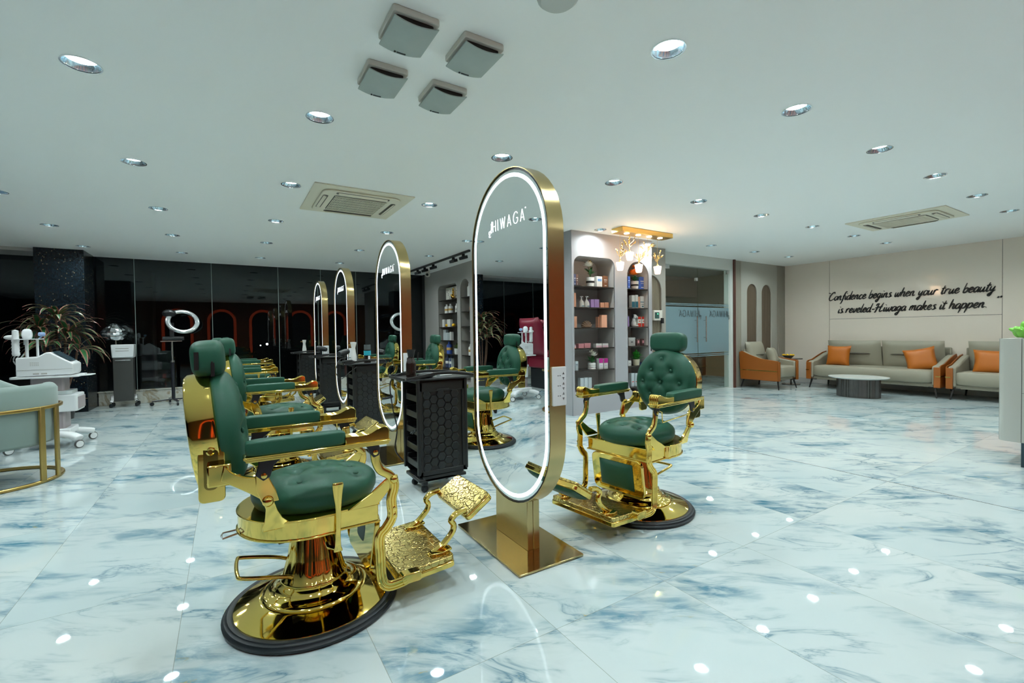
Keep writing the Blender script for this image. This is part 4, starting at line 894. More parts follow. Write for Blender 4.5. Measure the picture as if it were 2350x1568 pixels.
def leafs(T, n, L_, w, z, mat, rn, up=.6, name='foliage', spread=1.0):
    m = MB()
    for k in range(n):
        a = rn.uniform(0, 2 * pi); e = rn.uniform(.2, up) * 1.3; M = Matrix.Translation((0, 0, z + rn.uniform(0, L_ * .3))) @ Euler((0, -e, a)).to_matrix().to_4x4()
        pts = [(0, 0, 0), (.35 * L_, 0, .03 * L_), (.7 * L_, 0, 0), (L_, 0, -.1 * L_)]; ww = [.15, 1, .8, .02]
        vs = []; 
        for (x, y, zz), q in zip(pts, ww): vs += [(x * spread, -w * q / 2, zz), (x * spread, 0, zz - .003), (x * spread, w * q / 2, zz)]
        m.add(vs, [(3 * i + j, 3 * i + j + 1, 3 * i + j + 4, 3 * i + j + 3) for i in range(3) for j in range(2)], M)
    return m.build(name, mat, T)
def bloom(T, c, r, mat, rn, n=22):
    r *= 1.35
    m = MB()
    for k in range(n):
        a = k * 2.4; e = rad(15 + 60 * (k / n)); m.sell((r * .5, 0, 0), (r, r * .55, r * .12), 1, 1, 8, 4, M=Matrix.Translation(c) @ Euler((0, -e, a)).to_matrix().to_4x4())
    return m.build('bloom', mat, T)
rn = random.Random(11)
T = flowerpot('white pot with a black band and white peony, top shelf of left front niche', 1355, F1, .135, .062, WBX, 'p', band=True)
MB().tube(cr([(0, 0, .10), (-.01, 0, .2), (-.04, 0, .29)], 4), .005, 6).tube(cr([(0, 0, .10), (.01, 0, .22), (-.01, 0, .34)], 4), .004, 6).build('stem', STEM, T); bloom(T, (-.045, -.01, .29), .062, PETW, rn); MB().sell((-.005, 0, .36), (.05, .05, .045), 1, 1, 12, 8).build('bud', BUD, T); leafs(T, 10, .11, .045, .17, LEAFG, rn, .9)
T = flowerpot('white ribbed pot with a white lily on the fifth shelf of the left front niche', 1356.5, F5, .095, .056, WBX, 'ribbed')
MB().tube(cr([(0, 0, .08), (-.01, 0, .16), (.01, 0, .22)], 4), .004, 6).build('stem', STEM, T); bloom(T, (.02, -.02, .19), .055, PETW, rn, 14); bloom(T, (-.015, -.01, .235), .045, PETW, rn, 12).name = 'bloom'; leafs(T, 7, .12, .05, .08, LEAFG, rn, 1.0)
# right front niche
G1, G2, G3, G4, G5 = S2
goods('blue carton at the left edge of the top shelf in the pill-shaped niche', 1441, 1446, 634, BLUEB, G1, 'f', band=TXW); goods('large blue carton right of the orange flower in the pill-shaped niche', 1466.5, 1482, 635, BLUEB, G1, 'f', band=TXW)
T = flowerpot('white pot with a black stripe and orange flowers in the pill-shaped niche', 1457, G1, .125, .058, WBX, 'p', band=True)
bloom(T, (-.03, -.01, .22), .075, PETO, rn, 24); bloom(T, (-.01, 0, .33), .04, PETO, rn, 12); leafs(T, 14, .12, .05, .12, LEAFG, rn, .7); MB().tube([(0, 0, .1), (-.02, 0, .30)], .005, 6).build('stem', STEM, T)
for a, b, c_, l in ((1450, 1456.8, 677.5, 'left'), (1458, 1464.4, 677, 'right')): goods('white and dark teal tall carton, %s one of the pair in the pill-shaped niche' % l, a, b, c_, WBX, G2, 'f', band=[(.05, .5, TEAL, 0)])
goods('slim pale carton behind the teal pair in the pill-shaped niche', 1465, 1468.3, 681, PEACH, G2, 'f'); goods('wide white carton with teal print at the right, second shelf of pill-shaped niche', 1469.5, 1480, 680, WBX, G2, 'f', band=[(.48, .54, TEAL, 0), (.3, .34, TEAL, .2), (.1, .2, TEAL, .3)])
goods('purple carton at the left edge of the third shelf in the pill-shaped niche', 1441, 1444, 726, LILAC, G3, 'f')
for a, b, l in ((1464, 1471.2, 'left'), (1473, 1481, 'right')): goods('red and white carton, %s one of the pair beside the dog figurine' % l, a, b, 727, WBX, G3, 'f', band=[(.0, .35, REDB, 0), (.75, 1, REDB, 0), (.5, .6, REDB, .3)])
p = atY(1454, 735, FY + .12); T = thing('dog_figurine', 'white sitting dog figurine with black ears on the third shelf of the pill-shaped niche', 'figurine', (p.x, FY + .12, G3), rad(20))
MB().sell((0, 0, .045), (.085, .08, .10), .9, 1, 20, 10).sell((.005, 0, .10), (.055, .055, .08), 1, 1, 16, 8).sell((-.0, -.015, .16), (.072, .07, .065), 1, 1, 18, 10).sell((.0, -.055, .15), (.035, .04, .03), 1, 1, 12, 6).sell((-.03, -.04, .015), (.03, .06, .03), 1, 1, 10, 6).sell((.03, -.04, .015), (.03, .06, .03), 1, 1, 10, 6).build('body', WBX, T)
MB().sell((-.038, -.005, .165), (.018, .035, .06), 1, 1, 10, 6).sell((.038, -.005, .165), (.018, .035, .06), 1, 1, 10, 6).build('ear', BLACK, T); MB().sell((0, -.075, .156), (.012, .010, .010), 1, 1, 8, 6).build('nose', BLACK, T)
goods('wide grey carton on the fourth shelf of the pill-shaped niche', 1442.5, 1458, 775, GBX, G4, 'f', band=[(.4, .5, BLACK, .35), (.8, .85, WBX, .2)])
for a, b, l in ((1461, 1469.5, 'left'), (1471.5, 1480, 'right')): goods('dark carton with a pink motif, %s one of the pair on the fourth shelf' % l, a, b, 778, DKBX, G4, 'f', band=[(.35, .75, PINK, .3)])
goods('small white carton at the left of the fifth shelf in the pill-shaped niche', 1442, 1449, 828, WBX, G5, 'f', band=[(.3, .5, GBX, .3)]); goods('small navy carton right of the bright green plant', 1467, 1474, 832, NAVY, G5, 'f')
T = flowerpot('cream pot with a bright green leafy plant in the pill-shaped niche', 1459, G5, .09, .054, CRM, 'p'); leafs(T, 44, .12, .05, .07, BRG, rn, 1.1); leafs(T, 16, .09, .04, .13, BRG, rn, 1.3)
for a, b, l in ((1449, 1456, 'left'), (1457.5, 1464, 'right')): goods('white carton with a red stripe low in the pill-shaped niche, %s of two' % l, a, b, 857, LBX, .31, 'f', band=[(.3, .36, REDB, .2)])
MB().b2(5.10, 5.42, .012, .36, .294, .31).build('shelf_board', BOARD, U)
# side niches
H = SS
T = thing('perforated_board', 'white square board with rows of dark dots standing in the side niche', 'board', (4.10, 8.93, H[0])); w_ = .66
MB().b2(-.01, .01, -w_ / 2, w_ / 2, 0, .27).build('board', PETW, T, bevel=.002); m = MB()
for a in range(10):
    for b in range(7):
        if rn.random() < .42: y = -w_ / 2 + .06 + a * .06; m.b2(-.0115, -.0105, y - .012, y + .012, .03 + b * .034, .05 + b * .034)
m.build('dot', BLACK, T)
GF = pm('gold_figurine', (.80, .45, .08), .12, 1.0)
T = thing('gold_figurine', 'shiny gold long-eared animal figurine in front of the dotted board', 'figurine', (4.045, 8.80, H[0]))
MB().sell((0, 0, .04), (.07, .13, .08), 1, 1, 16, 8).sell((0, -.01, .10), (.05, .07, .07), 1, 1, 14, 8).sell((0, -.015, .15), (.05, .06, .05), 1, 1, 14, 8).sell((0, -.03, .20), (.02, .03, .07), 1, 1, 10, 6).sell((0, .01, .20), (.02, .03, .07), 1, 1, 10, 6).sell((0, .06, .07), (.05, .05, .09), 1, 1, 10, 6).build('body', GF, T)
def sbottle(lab, y, z, h, r, mat, band=None):
    T = thing('product_bottle', lab, 'bottle', (4.09, y, z))
    MB().lathe([(0, 0), (r, 0), (r, h * .72), (r * .45, h * .82), (r * .45, h), (0, h)], 18).build('bottle_body', mat, T, angle=50)
    if band: MB().lathe([(r + .001, h * .3), (r + .002, h * .31), (r + .002, h * .5), (r + .001, h * .51)], 18).build('bottle_label', band, T)
GLB = col('gold_band', (.55, .33, .10), .3)
for i, y in enumerate((9.22, 9.02)): sbottle('white bottle with a gold band on the second side shelf, %s of the left pair' % ('left' if i == 0 else 'right'), y, H[1], .20, .05, WBX, GLB)
for i, y in enumerate((8.72, 8.60)): sbottle('slim white bottle on the second side shelf, %s of the right pair' % ('left' if i == 0 else 'right'), y, H[1], .19, .035, WBX, GBX)
for i, y in enumerate((9.18, 8.84, 8.52)):
    T = thing('yellow_ball', 'bright yellow ball on the third side shelf, %s of three' % ('left', 'middle', 'right')[i], 'ball', (4.07, y, H[2])); MB().sell((0, 0, .035), (.08, .10, .07), 1, 1, 16, 8).build('ball', YEL, T)
goods('white carton between two yellow balls, left one', 1013.5, 1019.5, 734, WBX, H[2], 's'); goods('white carton between two yellow balls, right one', 1025.5, 1033, 733.5, WBX, H[2], 's')
goods('white carton at the left of the fourth side shelf', 1004, 1014, 764, WBX, H[3], 's'); goods('tall pale blue carton on the fourth side shelf', 1017, 1023, 757, LBX, H[3], 's'); goods('shorter pale blue carton on the fourth side shelf', 1021, 1027, 764, LBX, H[3], 's', pos=.03); goods('white carton at the right end of the fourth side shelf', 1032, 1035, 762, WBX, H[3], 's')
sbottle('dark blue bottle with gold foot on the fifth side shelf', 9.12, H[4], .26, .06, BLUEB, GLB)
T = flowerpot('white pot with a pale green plant on the fifth side shelf', 0, H[4], .12, .07, WBX, 'p', 's', 4.09, Y=8.72); leafs(T, 24, .11, .05, .10, col('pale_green', (.22, .30, .10)), rn, 1.1)
for i, y in enumerate((9.22, 9.02)): sbottle('black bottle on the lowest side shelf in view, %s one' % ('left' if i == 0 else 'right'), y, H[5], .26, .05, NAVY, WBX)
goods('pale carton at the right of the lowest side shelf in view', 1030, 1036, 822, LBX, H[5], 's')
for i, y in enumerate((8.12, 7.98)): sbottle('tall white bottle at the top of the narrow side niche, %s one' % ('left' if i == 0 else 'right'), y, H[0], .27, .045, WBX)
sbottle('small amber bottle on the second shelf of the narrow side niche', 8.02, H[1], .12, .05, col('amber', (.5, .16, .03), .2)); goods('periwinkle blue box on the third shelf of the narrow side niche', 1057, 1065, 725, VIO, H[2], 's', band=[(.4, .8, WBX, .25)])
T = flowerpot('dark pot with a pale pink flower in the narrow side niche', 0, H[3], .08, .05, BLACK, 'p', 's', 4.09, Y=8.0); bloom(T, (0, 0, .16), .06, PALEP, rn, 14); MB().tube([(0, 0, .06), (0, 0, .16)], .004, 6).build('stem', STEM, T)
for i, y in enumerate((8.10, 7.96)): sbottle('white gold-banded bottle on the fifth shelf of the narrow side niche, %s one' % ('left' if i == 0 else 'right'), y, H[4], .22, .045, WBX, GLB)
# ------------------------------------------------------------------ brush-script quote on the right wall
SG = {
 'a': (.95, [[(.72, .85), (.45, 1.0), (.12, .75), (.05, .3), (.25, 0), (.55, .25), (.75, .95)], [(.75, .95), (.68, .3), (.78, .02), (.98, .2)]]),
 'b': (.90, [[(.15, 1.9), (.08, 1.0), (.08, .15), (.3, 0), (.62, .2), (.72, .65), (.5, .95), (.2, .7), (.1, .4)], [(.72, .75), (.95, .72)]]),
 'c': (.80, [[(.62, .8), (.42, 1.0), (.12, .7), (.06, .25), (.3, 0), (.6, .1), (.82, .35)]]),
 'd': (1.0, [[(.7, .85), (.42, 1.0), (.1, .7), (.06, .25), (.28, 0), (.6, .3), (.78, 1.0)], [(.85, 1.95), (.74, 1.0), (.70, .2), (.85, 0), (1.02, .2)]]),
 'e': (.82, [[(.08, .4), (.45, .5), (.6, .8), (.4, 1.0), (.14, .75), (.06, .3), (.3, 0), (.6, .1), (.85, .35)]]),
 'f': (.70, [[(.85, 1.75), (.65, 1.95), (.45, 1.6), (.35, .8), (.25, -.2), (.1, -.8), (-.1, -.85)], [(.08, .9), (.65, 1.0)]]),
 'g': (.92, [[(.7, .85), (.45, 1.0), (.12, .75), (.06, .35), (.25, .1), (.55, .3), (.75, .95)], [(.75, .95), (.62, 0), (.45, -.7), (.2, -.85), (.05, -.6), (.35, -.3), (.95, .2)]]),
 'h': (.98, [[(.18, 1.95), (.1, 1.0), (.05, 0)], [(.08, .5), (.35, .95), (.6, .95), (.62, .5), (.62, .1), (.8, .0), (1.0, .25)]]),
 'i': (.45, [[(.15, .95), (.1, .4), (.18, .02), (.45, .2)], [(.22, 1.38), (.26, 1.48)]]),
 'k': (.95, [[(.18, 1.95), (.1, 1.0), (.05, 0)], [(.08, .4), (.4, .9), (.6, .9), (.5, .6), (.15, .5), (.45, .25), (.65, 0), (.95, .2)]]),
 'l': (.48, [[(.22, 1.95), (.12, 1.0), (.1, .25), (.22, .0), (.5, .22)]]),
 'm': (1.35, [[(.12, .95), (.05, 0)], [(.08, .5), (.32, .95), (.48, .9), (.45, .0)], [(.48, .5), (.75, .95), (.95, .9), (.93, .3), (1.05, 0), (1.35, .22)]]),
 'n': (.98, [[(.12, .95), (.05, 0)], [(.08, .5), (.35, .95), (.58, .92), (.56, .4), (.68, .0), (.98, .22)]]),
 'o': (.85, [[(.45, 1.0), (.15, .8), (.06, .35), (.28, 0), (.6, .2), (.7, .65), (.45, 1.0)], [(.6, .85), (.9, .8)]]),
 'p': (.98, [[(.15, 1.1), (.05, .2), (-.1, -.9)], [(.1, .5), (.4, .98), (.7, .85), (.68, .35), (.4, .02), (.15, .15)], [(.68, .3), (.98, .25)]]),
 'r': (.78, [[(.12, .95), (.05, 0)], [(.08, .45), (.3, .92), (.55, .95), (.66, .8)]]),
 's': (.72, [[(.62, .9), (.4, 1.0), (.2, .78), (.45, .5), (.5, .15), (.25, 0), (.02, .1)], [(.48, .1), (.75, .3)]]),
 't': (.60, [[(.3, 1.7), (.18, .8), (.15, .2), (.3, 0), (.6, .2)], [(-.05, 1.12), (.6, 1.2)]]),
 'u': (.98, [[(.12, .95), (.05, .3), (.2, 0), (.5, .3), (.66, .95)], [(.66, .95), (.6, .3), (.72, 0), (.98, .22)]]),
 'v': (.85, [[(.1, .95), (.12, .3), (.22, 0), (.5, .35), (.65, .95), (.85, .85)]]),
 'w': (1.22, [[(.1, .95), (.1, .3), (.25, 0), (.5, .4), (.6, .9)], [(.6, .9), (.58, .3), (.75, 0), (.98, .4), (1.05, .95), (1.22, .85)]]),
 'y': (.95, [[(.12, .95), (.08, .4), (.25, .1), (.5, .35), (.7, .95)], [(.7, .95), (.58, 0), (.4, -.7), (.18, -.85), (.05, -.6), (.4, -.25), (.95, .2)]]),
 'C': (1.35, [[(1.1, 1.55), (1.0, 1.95), (.6, 1.85), (.2, 1.2), (.1, .45), (.4, 0), (.85, .1), (1.3, .5)]]),
 'H': (1.75, [[(.0, 1.3), (.15, 1.7), (.55, 1.8)], [(.5, 1.85), (.38, 1.0), (.2, 0), (.0, -.15)], [(1.35, 1.95), (1.1, 1.0), (1.0, .2), (1.2, 0), (1.6, .25)], [(-.1, .85), (.6, 1.0), (1.4, 1.05)]]),
 '-': (.75, [[(.08, .55), (.62, .6)]]), '.': (.55, [[(.2, .05), (.26, .1)]]), '"': (.45, [[(.08, 1.75), (.12, 1.9)], [(.32, 1.72), (.36, 1.87)]]), ' ': (.62, [])}
def script_line(m, text, y0, y1, z, xh):
    wid = sum(SG[c][0] for c in text); k = (y0 - y1) / wid; x = 0
    for c in text:
        w, st = SG[c]
        for s in st:
            P = [Vector((10.482, y0 - (x + a + .30 * b * xh / k) * k, z + b * xh)) for a, b in s]
            if len(P) > 2: P = cr(P, 3)
            n = len(P); m.bar(P, .0205, .007, up=(1, 0, 0), scale=[(.45 + .75 * math.sin(pi * min(1, (i + .6) / n)) if n > 3 else 1, 1) for i in range(n)], bev=.2)
        x += w
m = MB(); script_line(m, '"Confidence begins when your true beauty', 4.56, 2.13, 1.715, .083); script_line(m, 'is reveled-Hiwaga makes it happen.', 4.36, 2.21, 1.455, .083)
flatm = [Vector((10.482, 2.10 + .0, 1.60)), Vector((10.482, 2.085, 1.625))]; m.bar(flatm, .021, .007, up=(1, 0, 0)); m.bar([p + Vector((0, -.035, .006)) for p in flatm], .021, .007, up=(1, 0, 0))
tag(m.build('wall_lettering', pm('black_letter', (.012, .012, .012), .3)), 'black brush-script quote about confidence and beauty on the cream wall above the sofa', 'wall lettering')

# ------------------------------------------------------------------ door lettering (seen from behind, so reversed)
m = MB(); Md = Matrix.Translation((0, 5.388, 0)) @ Matrix(((-1, 0, 0, 0), (0, 0, -1, 0), (0, 1, 0, 0), (0, 0, 0, 1)))
for xx in (8.50, 7.62, 6.95):
    hiwaga(m, Matrix.Translation((xx - .12, 0, 1.40)) @ Md, .115, .014, .26) if xx > 7 else None
hiwaga(m, Matrix.Translation((7.52, 0, 1.40)) @ Md, .105, .011, .18) if False else None
o = m.build('frosted_lettering', pm('film_lettering', (.06, .09, .10), .4)); o.parent = door; o.location = (0, -5.40, 0)

# ------------------------------------------------------------------ lounge
LEG = pm('black_leg', (.01, .01, .01), .35)
GLD = pm('gold_strip', (.75, .55, .16), .2, 1.0)
def sofa(label, y0, y1, n, group):
    """front faces -x; x from 9.62 (front) to 10.44; origin at the middle of the seat"""
    cy = (y0 + y1) / 2; T = thing('sofa', label, 'sofa', (10.05, cy, 0), group=group); h = (y1 - y0) / 2
    MB().b2(-.36, .36, -h + .10, h - .10, .17, .235).build('base_frame', CREAM, T, bevel=.01)
    MB().sell((-.03, 0, .335), (.80, 2 * h - .18, .22), .22, .18, 48, 12).build('seat_cushion', CREAM, T, angle=70)
    for k in range(n):
        w = (2 * h - .22) / n; yc = h - .11 - w * (k + .5)
        b = MB().pillow(w * .99, .52, .16, M=tr(.25, yc, .655, 90, 0, 90) @ tr(0, 0, 0, -10), pinch=.01).build('back_cushion', CREAM, T, angle=70)
        MB().sell((.166, yc, .665), (.055, w * .68, .030), 1, 1, 16, 6).build('pull_seam', pm('seam_dark', (.09, .08, .06), .6), b)
    for sy in (-1, 1):
        prof = [(-.40, .20), (.36, .20), (.40, .62), (.36, .68), (.22, .66), (0, .60), (-.22, .535), (-.36, .52), (-.40, .50)]
        MB().prism(prof, sy * (h - .115), sy * (h - .02), 'y').build('arm', CREAM, T, bevel=.02, seg=3)
        a = MB().prism([(-.42, .17), (.38, .17), (.42, .62), (.37, .695), (.22, .675), (0, .615), (-.22, .55), (-.37, .535), (-.42, .515)], sy * (h - .014), sy * h, 'y').b2(-.425, -.40, sy * (h - .085), sy * h, .17, .50).build('arm_shell', TAN, T, bevel=.008)
        MB().b2(-.428, .34, sy * (h - .001), sy * (h + .003), .345, .36).b2(-.430, -.424, sy * (h - .06), sy * h, .345, .36).build('gold_strip', GLD, a)
        for x in (-.36, .32): MB().bar([(x, sy * (h - .08), .18), (x + (-.04 if x < 0 else .04), sy * (h - .05), 0)], .035, .02, up=(1, 0, 0), scale=[1, .55]).b2(x - .03, x + .03, sy * (h - .16), sy * (h - .04), .165, .178).build('leg', LEG, T, bevel=.003)
    MB().b2(.33, .39, -h + .06, h - .06, .2, .80).build('back_frame', CREAM, T, bevel=.02)
    return T
sofa('cream leather two-cushion sofa with tan orange arm shells below the wall quote', 2.56, 4.55, 2, 'cream and tan sofas')
sofa('second cream sofa with a tan arm, partly hidden by the counter at the right', 0.6, 2.50, 2, 'cream and tan sofas')
def cushion(label, loc, rx, ry, rz, w, h, mat, t=.16):
    o = MB().pillow(w, h, t, pinch=.09).build('throw_pillow', mat, angle=70); o.location = loc; o.rotation_euler = Euler((rad(rx), rad(ry), rad(rz)))
    return tag(o, label, 'cushion', 'throw pillows' if mat == ORANGE else None)
cushion('orange leather throw pillow at the left end of the main sofa', (9.96, 4.13, .62), 80, 0, -95, .42, .40, ORANGE)
cushion('orange leather throw pillow tilted in the right corner of the main sofa', (9.96, 2.90, .60), 76, 0, -78, .42, .40, ORANGE).rotation_euler.rotate_axis('Z', rad(12))
cushion('wide orange throw pillow on the second sofa beside the counter', (9.92, 1.98, .60), 78, 0, -90, .56, .38, ORANGE)
# armchair facing the viewer, tan side shell toward the left
T = thing('armchair', 'cream leather armchair with a tan orange side shell and gold strip by the arch panels', 'armchair', (9.07, 4.98, 0))
MB().b2(-.27, .27, -.33, .33, .17, .235).build('base_frame', CREAM, T, bevel=.01); MB().sell((0, -.03, .335), (.56, .74, .22), .25, .22, 40, 12).build('seat_cushion', CREAM, T, angle=70)
b = MB().pillow(.56, .50, .18, M=tr(-.02, .24, .66, 78, 0, 0), pinch=.01).build('back_cushion', CREAM, T, angle=70); MB().sell((-.02, .155, .65), (.32, .06, .012), 1, 1, 16, 6).build('pull_seam', pm('seam_dark', (.09, .08, .06), .6), b)
MB().b2(-.30, .30, .30, .36, .2, .76).build('back_frame', CREAM, T, bevel=.02)
for sx in (-1, 1):
    MB().prism([(-.36, .20), (.34, .20), (.36, .70), (.30, .72), (.15, .64), (-.1, .56), (-.36, .52)], sx * .27, sx * .34, 'x').build('arm', CREAM, T, bevel=.02)
    a = MB().prism([(-.385, .165), (.36, .165), (.39, .70), (.33, .725), (.18, .66), (-.05, .585), (-.385, .545)], sx * (.346), sx * .36, 'x').b2(sx * .29, sx * .36, -.39, -.365, .165, .53).build('arm_shell', TAN, T, bevel=.008)
    MB().b2(sx * .359, sx * .364, -.36, .36, .345, .36).build('gold_strip', GLD, a)
    for y in (-.33, .33): MB().bar([(sx * .28, y, .18), (sx * .32, y * 1.12, 0)], .035, .02, up=(1, 0, 0), scale=[1, .55]).b2(sx * .20, sx * .32, y - .03, y + .03, .162, .176).build('leg', LEG, T, bevel=.003)
cushion('small cream square pillow leaning in the armchair', (9.20, 4.97, .62), 72, 0, 18, .36, .36, CREAM)
# coffee table and side table
T = thing('coffee_table', 'low coffee table with white oval top and dark ribbed metal drum base', 'coffee table', (8.95, 3.42, 0))
RIBM = pm('gunmetal_ribbed', (.17, .16, .155), .25, 1.0)
MB().lathe([(0, 0), (.25, 0), (.25, .31), (0, .31)], 96, mod=lambda a, z: 1 + .022 * sin(a * 42), sy=1.2, sx=.9).build('drum_base', RIBM, T); MB().lathe([(0, .31), (.36, .31), (.395, .325), (.40, .335), (0, .335)], 64, sy=1.05, sx=.95).build('table_top', pm('white_marble_top', (.70, .72, .70), .08), T)
T = thing('side_table', 'small round dark side table between armchair and sofa', 'side table', (9.92, 4.98, 0))
MB().lathe([(0, 0), (.17, 0), (.17, .012), (.02, .02), (.014, .05), (.014, .50), (.03, .52), (.21, .525), (.21, .54), (0, .54)], 40).build('table_body', pm('dark_stone', (.05, .045, .04), .2), T, angle=40)
T = thing('flower_bowl', 'dark bowl of small yellow flowers on the round side table', 'bowl', (9.86, 5.0, .54))
MB().lathe([(0, 0), (.05, 0), (.11, .06), (.10, .06), (.0, .045)], 24).build('bowl', pm('bowl_stone', (.10, .11, .10), .4), T); m = MB()
for k in range(9): m.sell((.09 * cos(k * .7), .09 * sin(k * .7), .07), (.05, .05, .035), 1, 1, 8, 5)
m.build('blossom', YEL, T)
# couch in the room behind the glass door
T = thing('couch', 'brown couch with a thin gold line behind the glass door', 'couch', (7.9, 6.6, 0)); BRL = pm('brown_leather', (.10, .035, .014), .4)
MB().b2(-.95, .95, -.4, .4, .15, .62).build('body', BRL, T, bevel=.03); MB().b2(-.95, .95, .2, .4, .55, .85).build('backrest', BRL, T, bevel=.03); MB().b2(-.94, .94, -.406, -.4, .36, .372).build('gold_strip', GLD, T)
for x in (-.85, .85): MB().b2(x - .02, x + .02, -.35, -.31, 0, .15).build('leg', LEG, T)
# reception counter with a green lotus ornament
T = thing('reception_counter', 'pale glossy reception counter cut off by the right edge of the photo', 'counter', (5.45, 0, 0)); CTR = ribbed_mat('counter_panel', (.44, .45, .41), .9, .9); CTR = pm('counter_gloss', (.45, .46, .42), .10)
MB().prism([(0, -.9), (.62, -.9), (.62, 1.09), (.05, 1.09), (.02, 1.075), (.005, 1.05), (0, 1.0)], .198, 1.045).build('counter_body', CTR, T, bevel=.002)
MB().b2(-.001, .001, .951, .954, .2, 1.045).b2(-.001, .001, -.9, .951, .60, .602).build('panel_joint', DARKIN, T)
MB().b2(.0, .55, -.9, .953, 0, .198).build('plinth', pm('slate_plinth', (.025, .05, .065), .15), T)
T = thing('lotus_ornament', 'bright green glossy lotus ornament on the counter at the right edge', 'ornament', (5.72, .985, 1.045)); m = MB()
for k in range(7):
    a = 2 * pi * k / 7
    m.sell((.06, 0, .03), (.12, .07, .04), 1, 1, 14, 8, M=Matrix.Rotation(a, 4, 'Z') @ Euler((0, rad(-28), 0)).to_matrix().to_4x4())
    if k < 5: m.sell((.03, 0, .06), (.06, .06, .10), 1, 1, 12, 8, M=Matrix.Rotation(a * 1.4 + .3, 4, 'Z') @ Euler((0, rad(12), 0)).to_matrix().to_4x4())
m.sell((0, 0, .05), (.08, .08, .10), 1, 1, 14, 8).sell((0, 0, .11), (.05, .05, .07), 1, 1, 12, 8).build('petal', pm('lotus_green', (.20, .55, .07), .25), T)

# ------------------------------------------------------------------ left side: tub chair, beauty machine, plant, steamer, ring light
T = thing('tub_chair', 'sage velvet tub chair in a gold metal frame at the left edge', 'tub chair', (-1.64, 5.28, 0), rad(176))
def half(r, a0, a1, z, n=30): return [(r * cos(rad(a0 + (a1 - a0) * k / n)), r * sin(rad(a0 + (a1 - a0) * k / n)), z) for k in range(n + 1)]
GFR = pm('satin_gold_frame', (.52, .36, .12), .3, 1.0)
MB().sweep(half(.36, -75, 205, .545), [(-.045, -.24), (.045, -.24), (.055, -.1), (.055, .20), (.03, .24), (-.03, .24), (-.055, .20), (-.055, -.1)]).build('back_shell', VELVET, T, bevel=.02, angle=60)
MB().lathe([(0, .30), (.37, .30), (.385, .33), (.36, .46), (.30, .48), (0, .48)], 40).build('seat', VELVET, T, angle=60)
fr = MB().bar(half(.435, -80, 210, .60), .02, .028).bar(half(.43, 0, 360, .014, 48)[:-1], .03, .025, closed=True)
for a in (154, 174, 80, 10): fr.bar([(.435 * cos(rad(a)), .435 * sin(rad(a)), .02), (.435 * cos(rad(a)), .435 * sin(rad(a)), .61)], .045, .022, up=(cos(rad(a)), sin(rad(a)), 0.0))
fr.build('metal_frame', GFR, T, bevel=.002)
cushion('crumpled grey green cushion inside the tub chair', (-1.56, 5.36, .66), 70, 28, 10, .30, .30, VELVET, .12)
T = thing('beauty_machine', 'white wheeled beauty treatment machine with screen and handpieces, before the leafy plant', 'treatment machine', (-1.6, 6.72, 0))
PKG = pm('pink_grey_column', (.36, .31, .32), .4)
MB().b2(-.13, .13, -.11, .11, .12, .76).build('column', PKG, T, bevel=.02)
bs = MB()
for sx in (-1, 1): bs.bar([(0, -.10 * sx, .17), (sx * .20, -.2, .13), (sx * .26, -.24, .10)], .10, .06).bar([(0, .10, .17), (sx * .22, .2, .12), (sx * .28, .24, .10)], .10, .06)
bs.b2(-.18, .18, -.16, .16, .13, .20).build('wheel_base', WHITE, T, bevel=.015, angle=50)
for x, y in ((-.26, -.24), (.26, -.24), (-.28, .24), (.28, .24)):
    c = MB().lathe([(0, -.012), (.036, -.012), (.042, -.006), (.042, .006), (.036, .012), (0, .012)], 24, M=tr(x, y, .042, 90, 0, 40)).build('caster', pm('tyre_grey', (.07, .07, .07), .4), T); MB().lathe([(0, -.014), (.033, -.014), (.033, .014), (0, .014)], 24, M=tr(x, y, .042, 90, 0, 40)).build('wheel_cap', WHITE, c)
MB().prism(rounded(-.26, .26, -.20, .20, .04, 4), .745, .765).bar([(.25, -.15, .757), (.34, -.10, .757), (.35, .02, .757), (.25, .08, .757)], .02, .012).build('tray_top', WHITE, T, bevel=.004)
MB().prism([(-.215, .77), (.20, .77), (.215, .79), (.215, .885), (.18, .91), (.04, 1.01), (.01, 1.012), (-.06, .965), (-.215, .96)], -.16, .16, 'y').build('console', WHITE, T, bevel=.012, seg=3)
MB().box((0, 0, 0), (.17, .24, .004), M=tr(.118, 0, .966, 0, 36.5, 0)).build('screen', pm('screen_dark', (.04, .07, .09), .15), T)
MB().b2(-.215, .21, -.1615, -.16, .832, .835).build('seam_line', GBX, T); MB().b2(-.09, -.045, -.163, -.16, .785, .80).b2(-.03, .015, -.163, -.16, .785, .80).build('vent', GBX, T)
mk = MB()
for r in range(3):
    for k in range(5): mk.b2(-.11 + k * .014, -.102 + k * .014, -.1618, -.1605, .905 - r * .014, .911 - r * .014)
mk.build('printed_marks', GBX, T)
MB().prism(rounded(-.15, .19, -.14, .14, .04, 4), .56, .60).prism(rounded(-.12, .15, -.12, .12, .04, 4), .575, .59).build('shelf_dish', pm('clear_tray', (.55, .60, .60), .2), T, bevel=.006)
MB().prism(rounded(-.12, .24, -.15, .15, .03, 4), .38, .56).build('lower_box', WHITE, T, bevel=.01); MB().b2(.235, .247, -.13, .13, .40, .53).build('box_front', PKG, T, bevel=.004)
MB().tube([(-.17, 0, .96), (-.17, 0, 1.155)], .014, 10).tube([(-.09, 0, .96), (-.09, 0, 1.15)], .011, 10).b2(-.24, -.06, -.10, .10, 1.145, 1.155).build('holder_stand', WHITE, T, bevel=.002)
h = MB().lathe([(0, -.16), (.024, -.16)] + [(.027 + .004 * (k % 2), -.15 + k * .016) for k in range(10)] + [(.027, .02), (.024, .10), (0, .11)], 18, M=tr(-.235, -.06, 1.14)).build('handpiece', WHITE, T, angle=50)
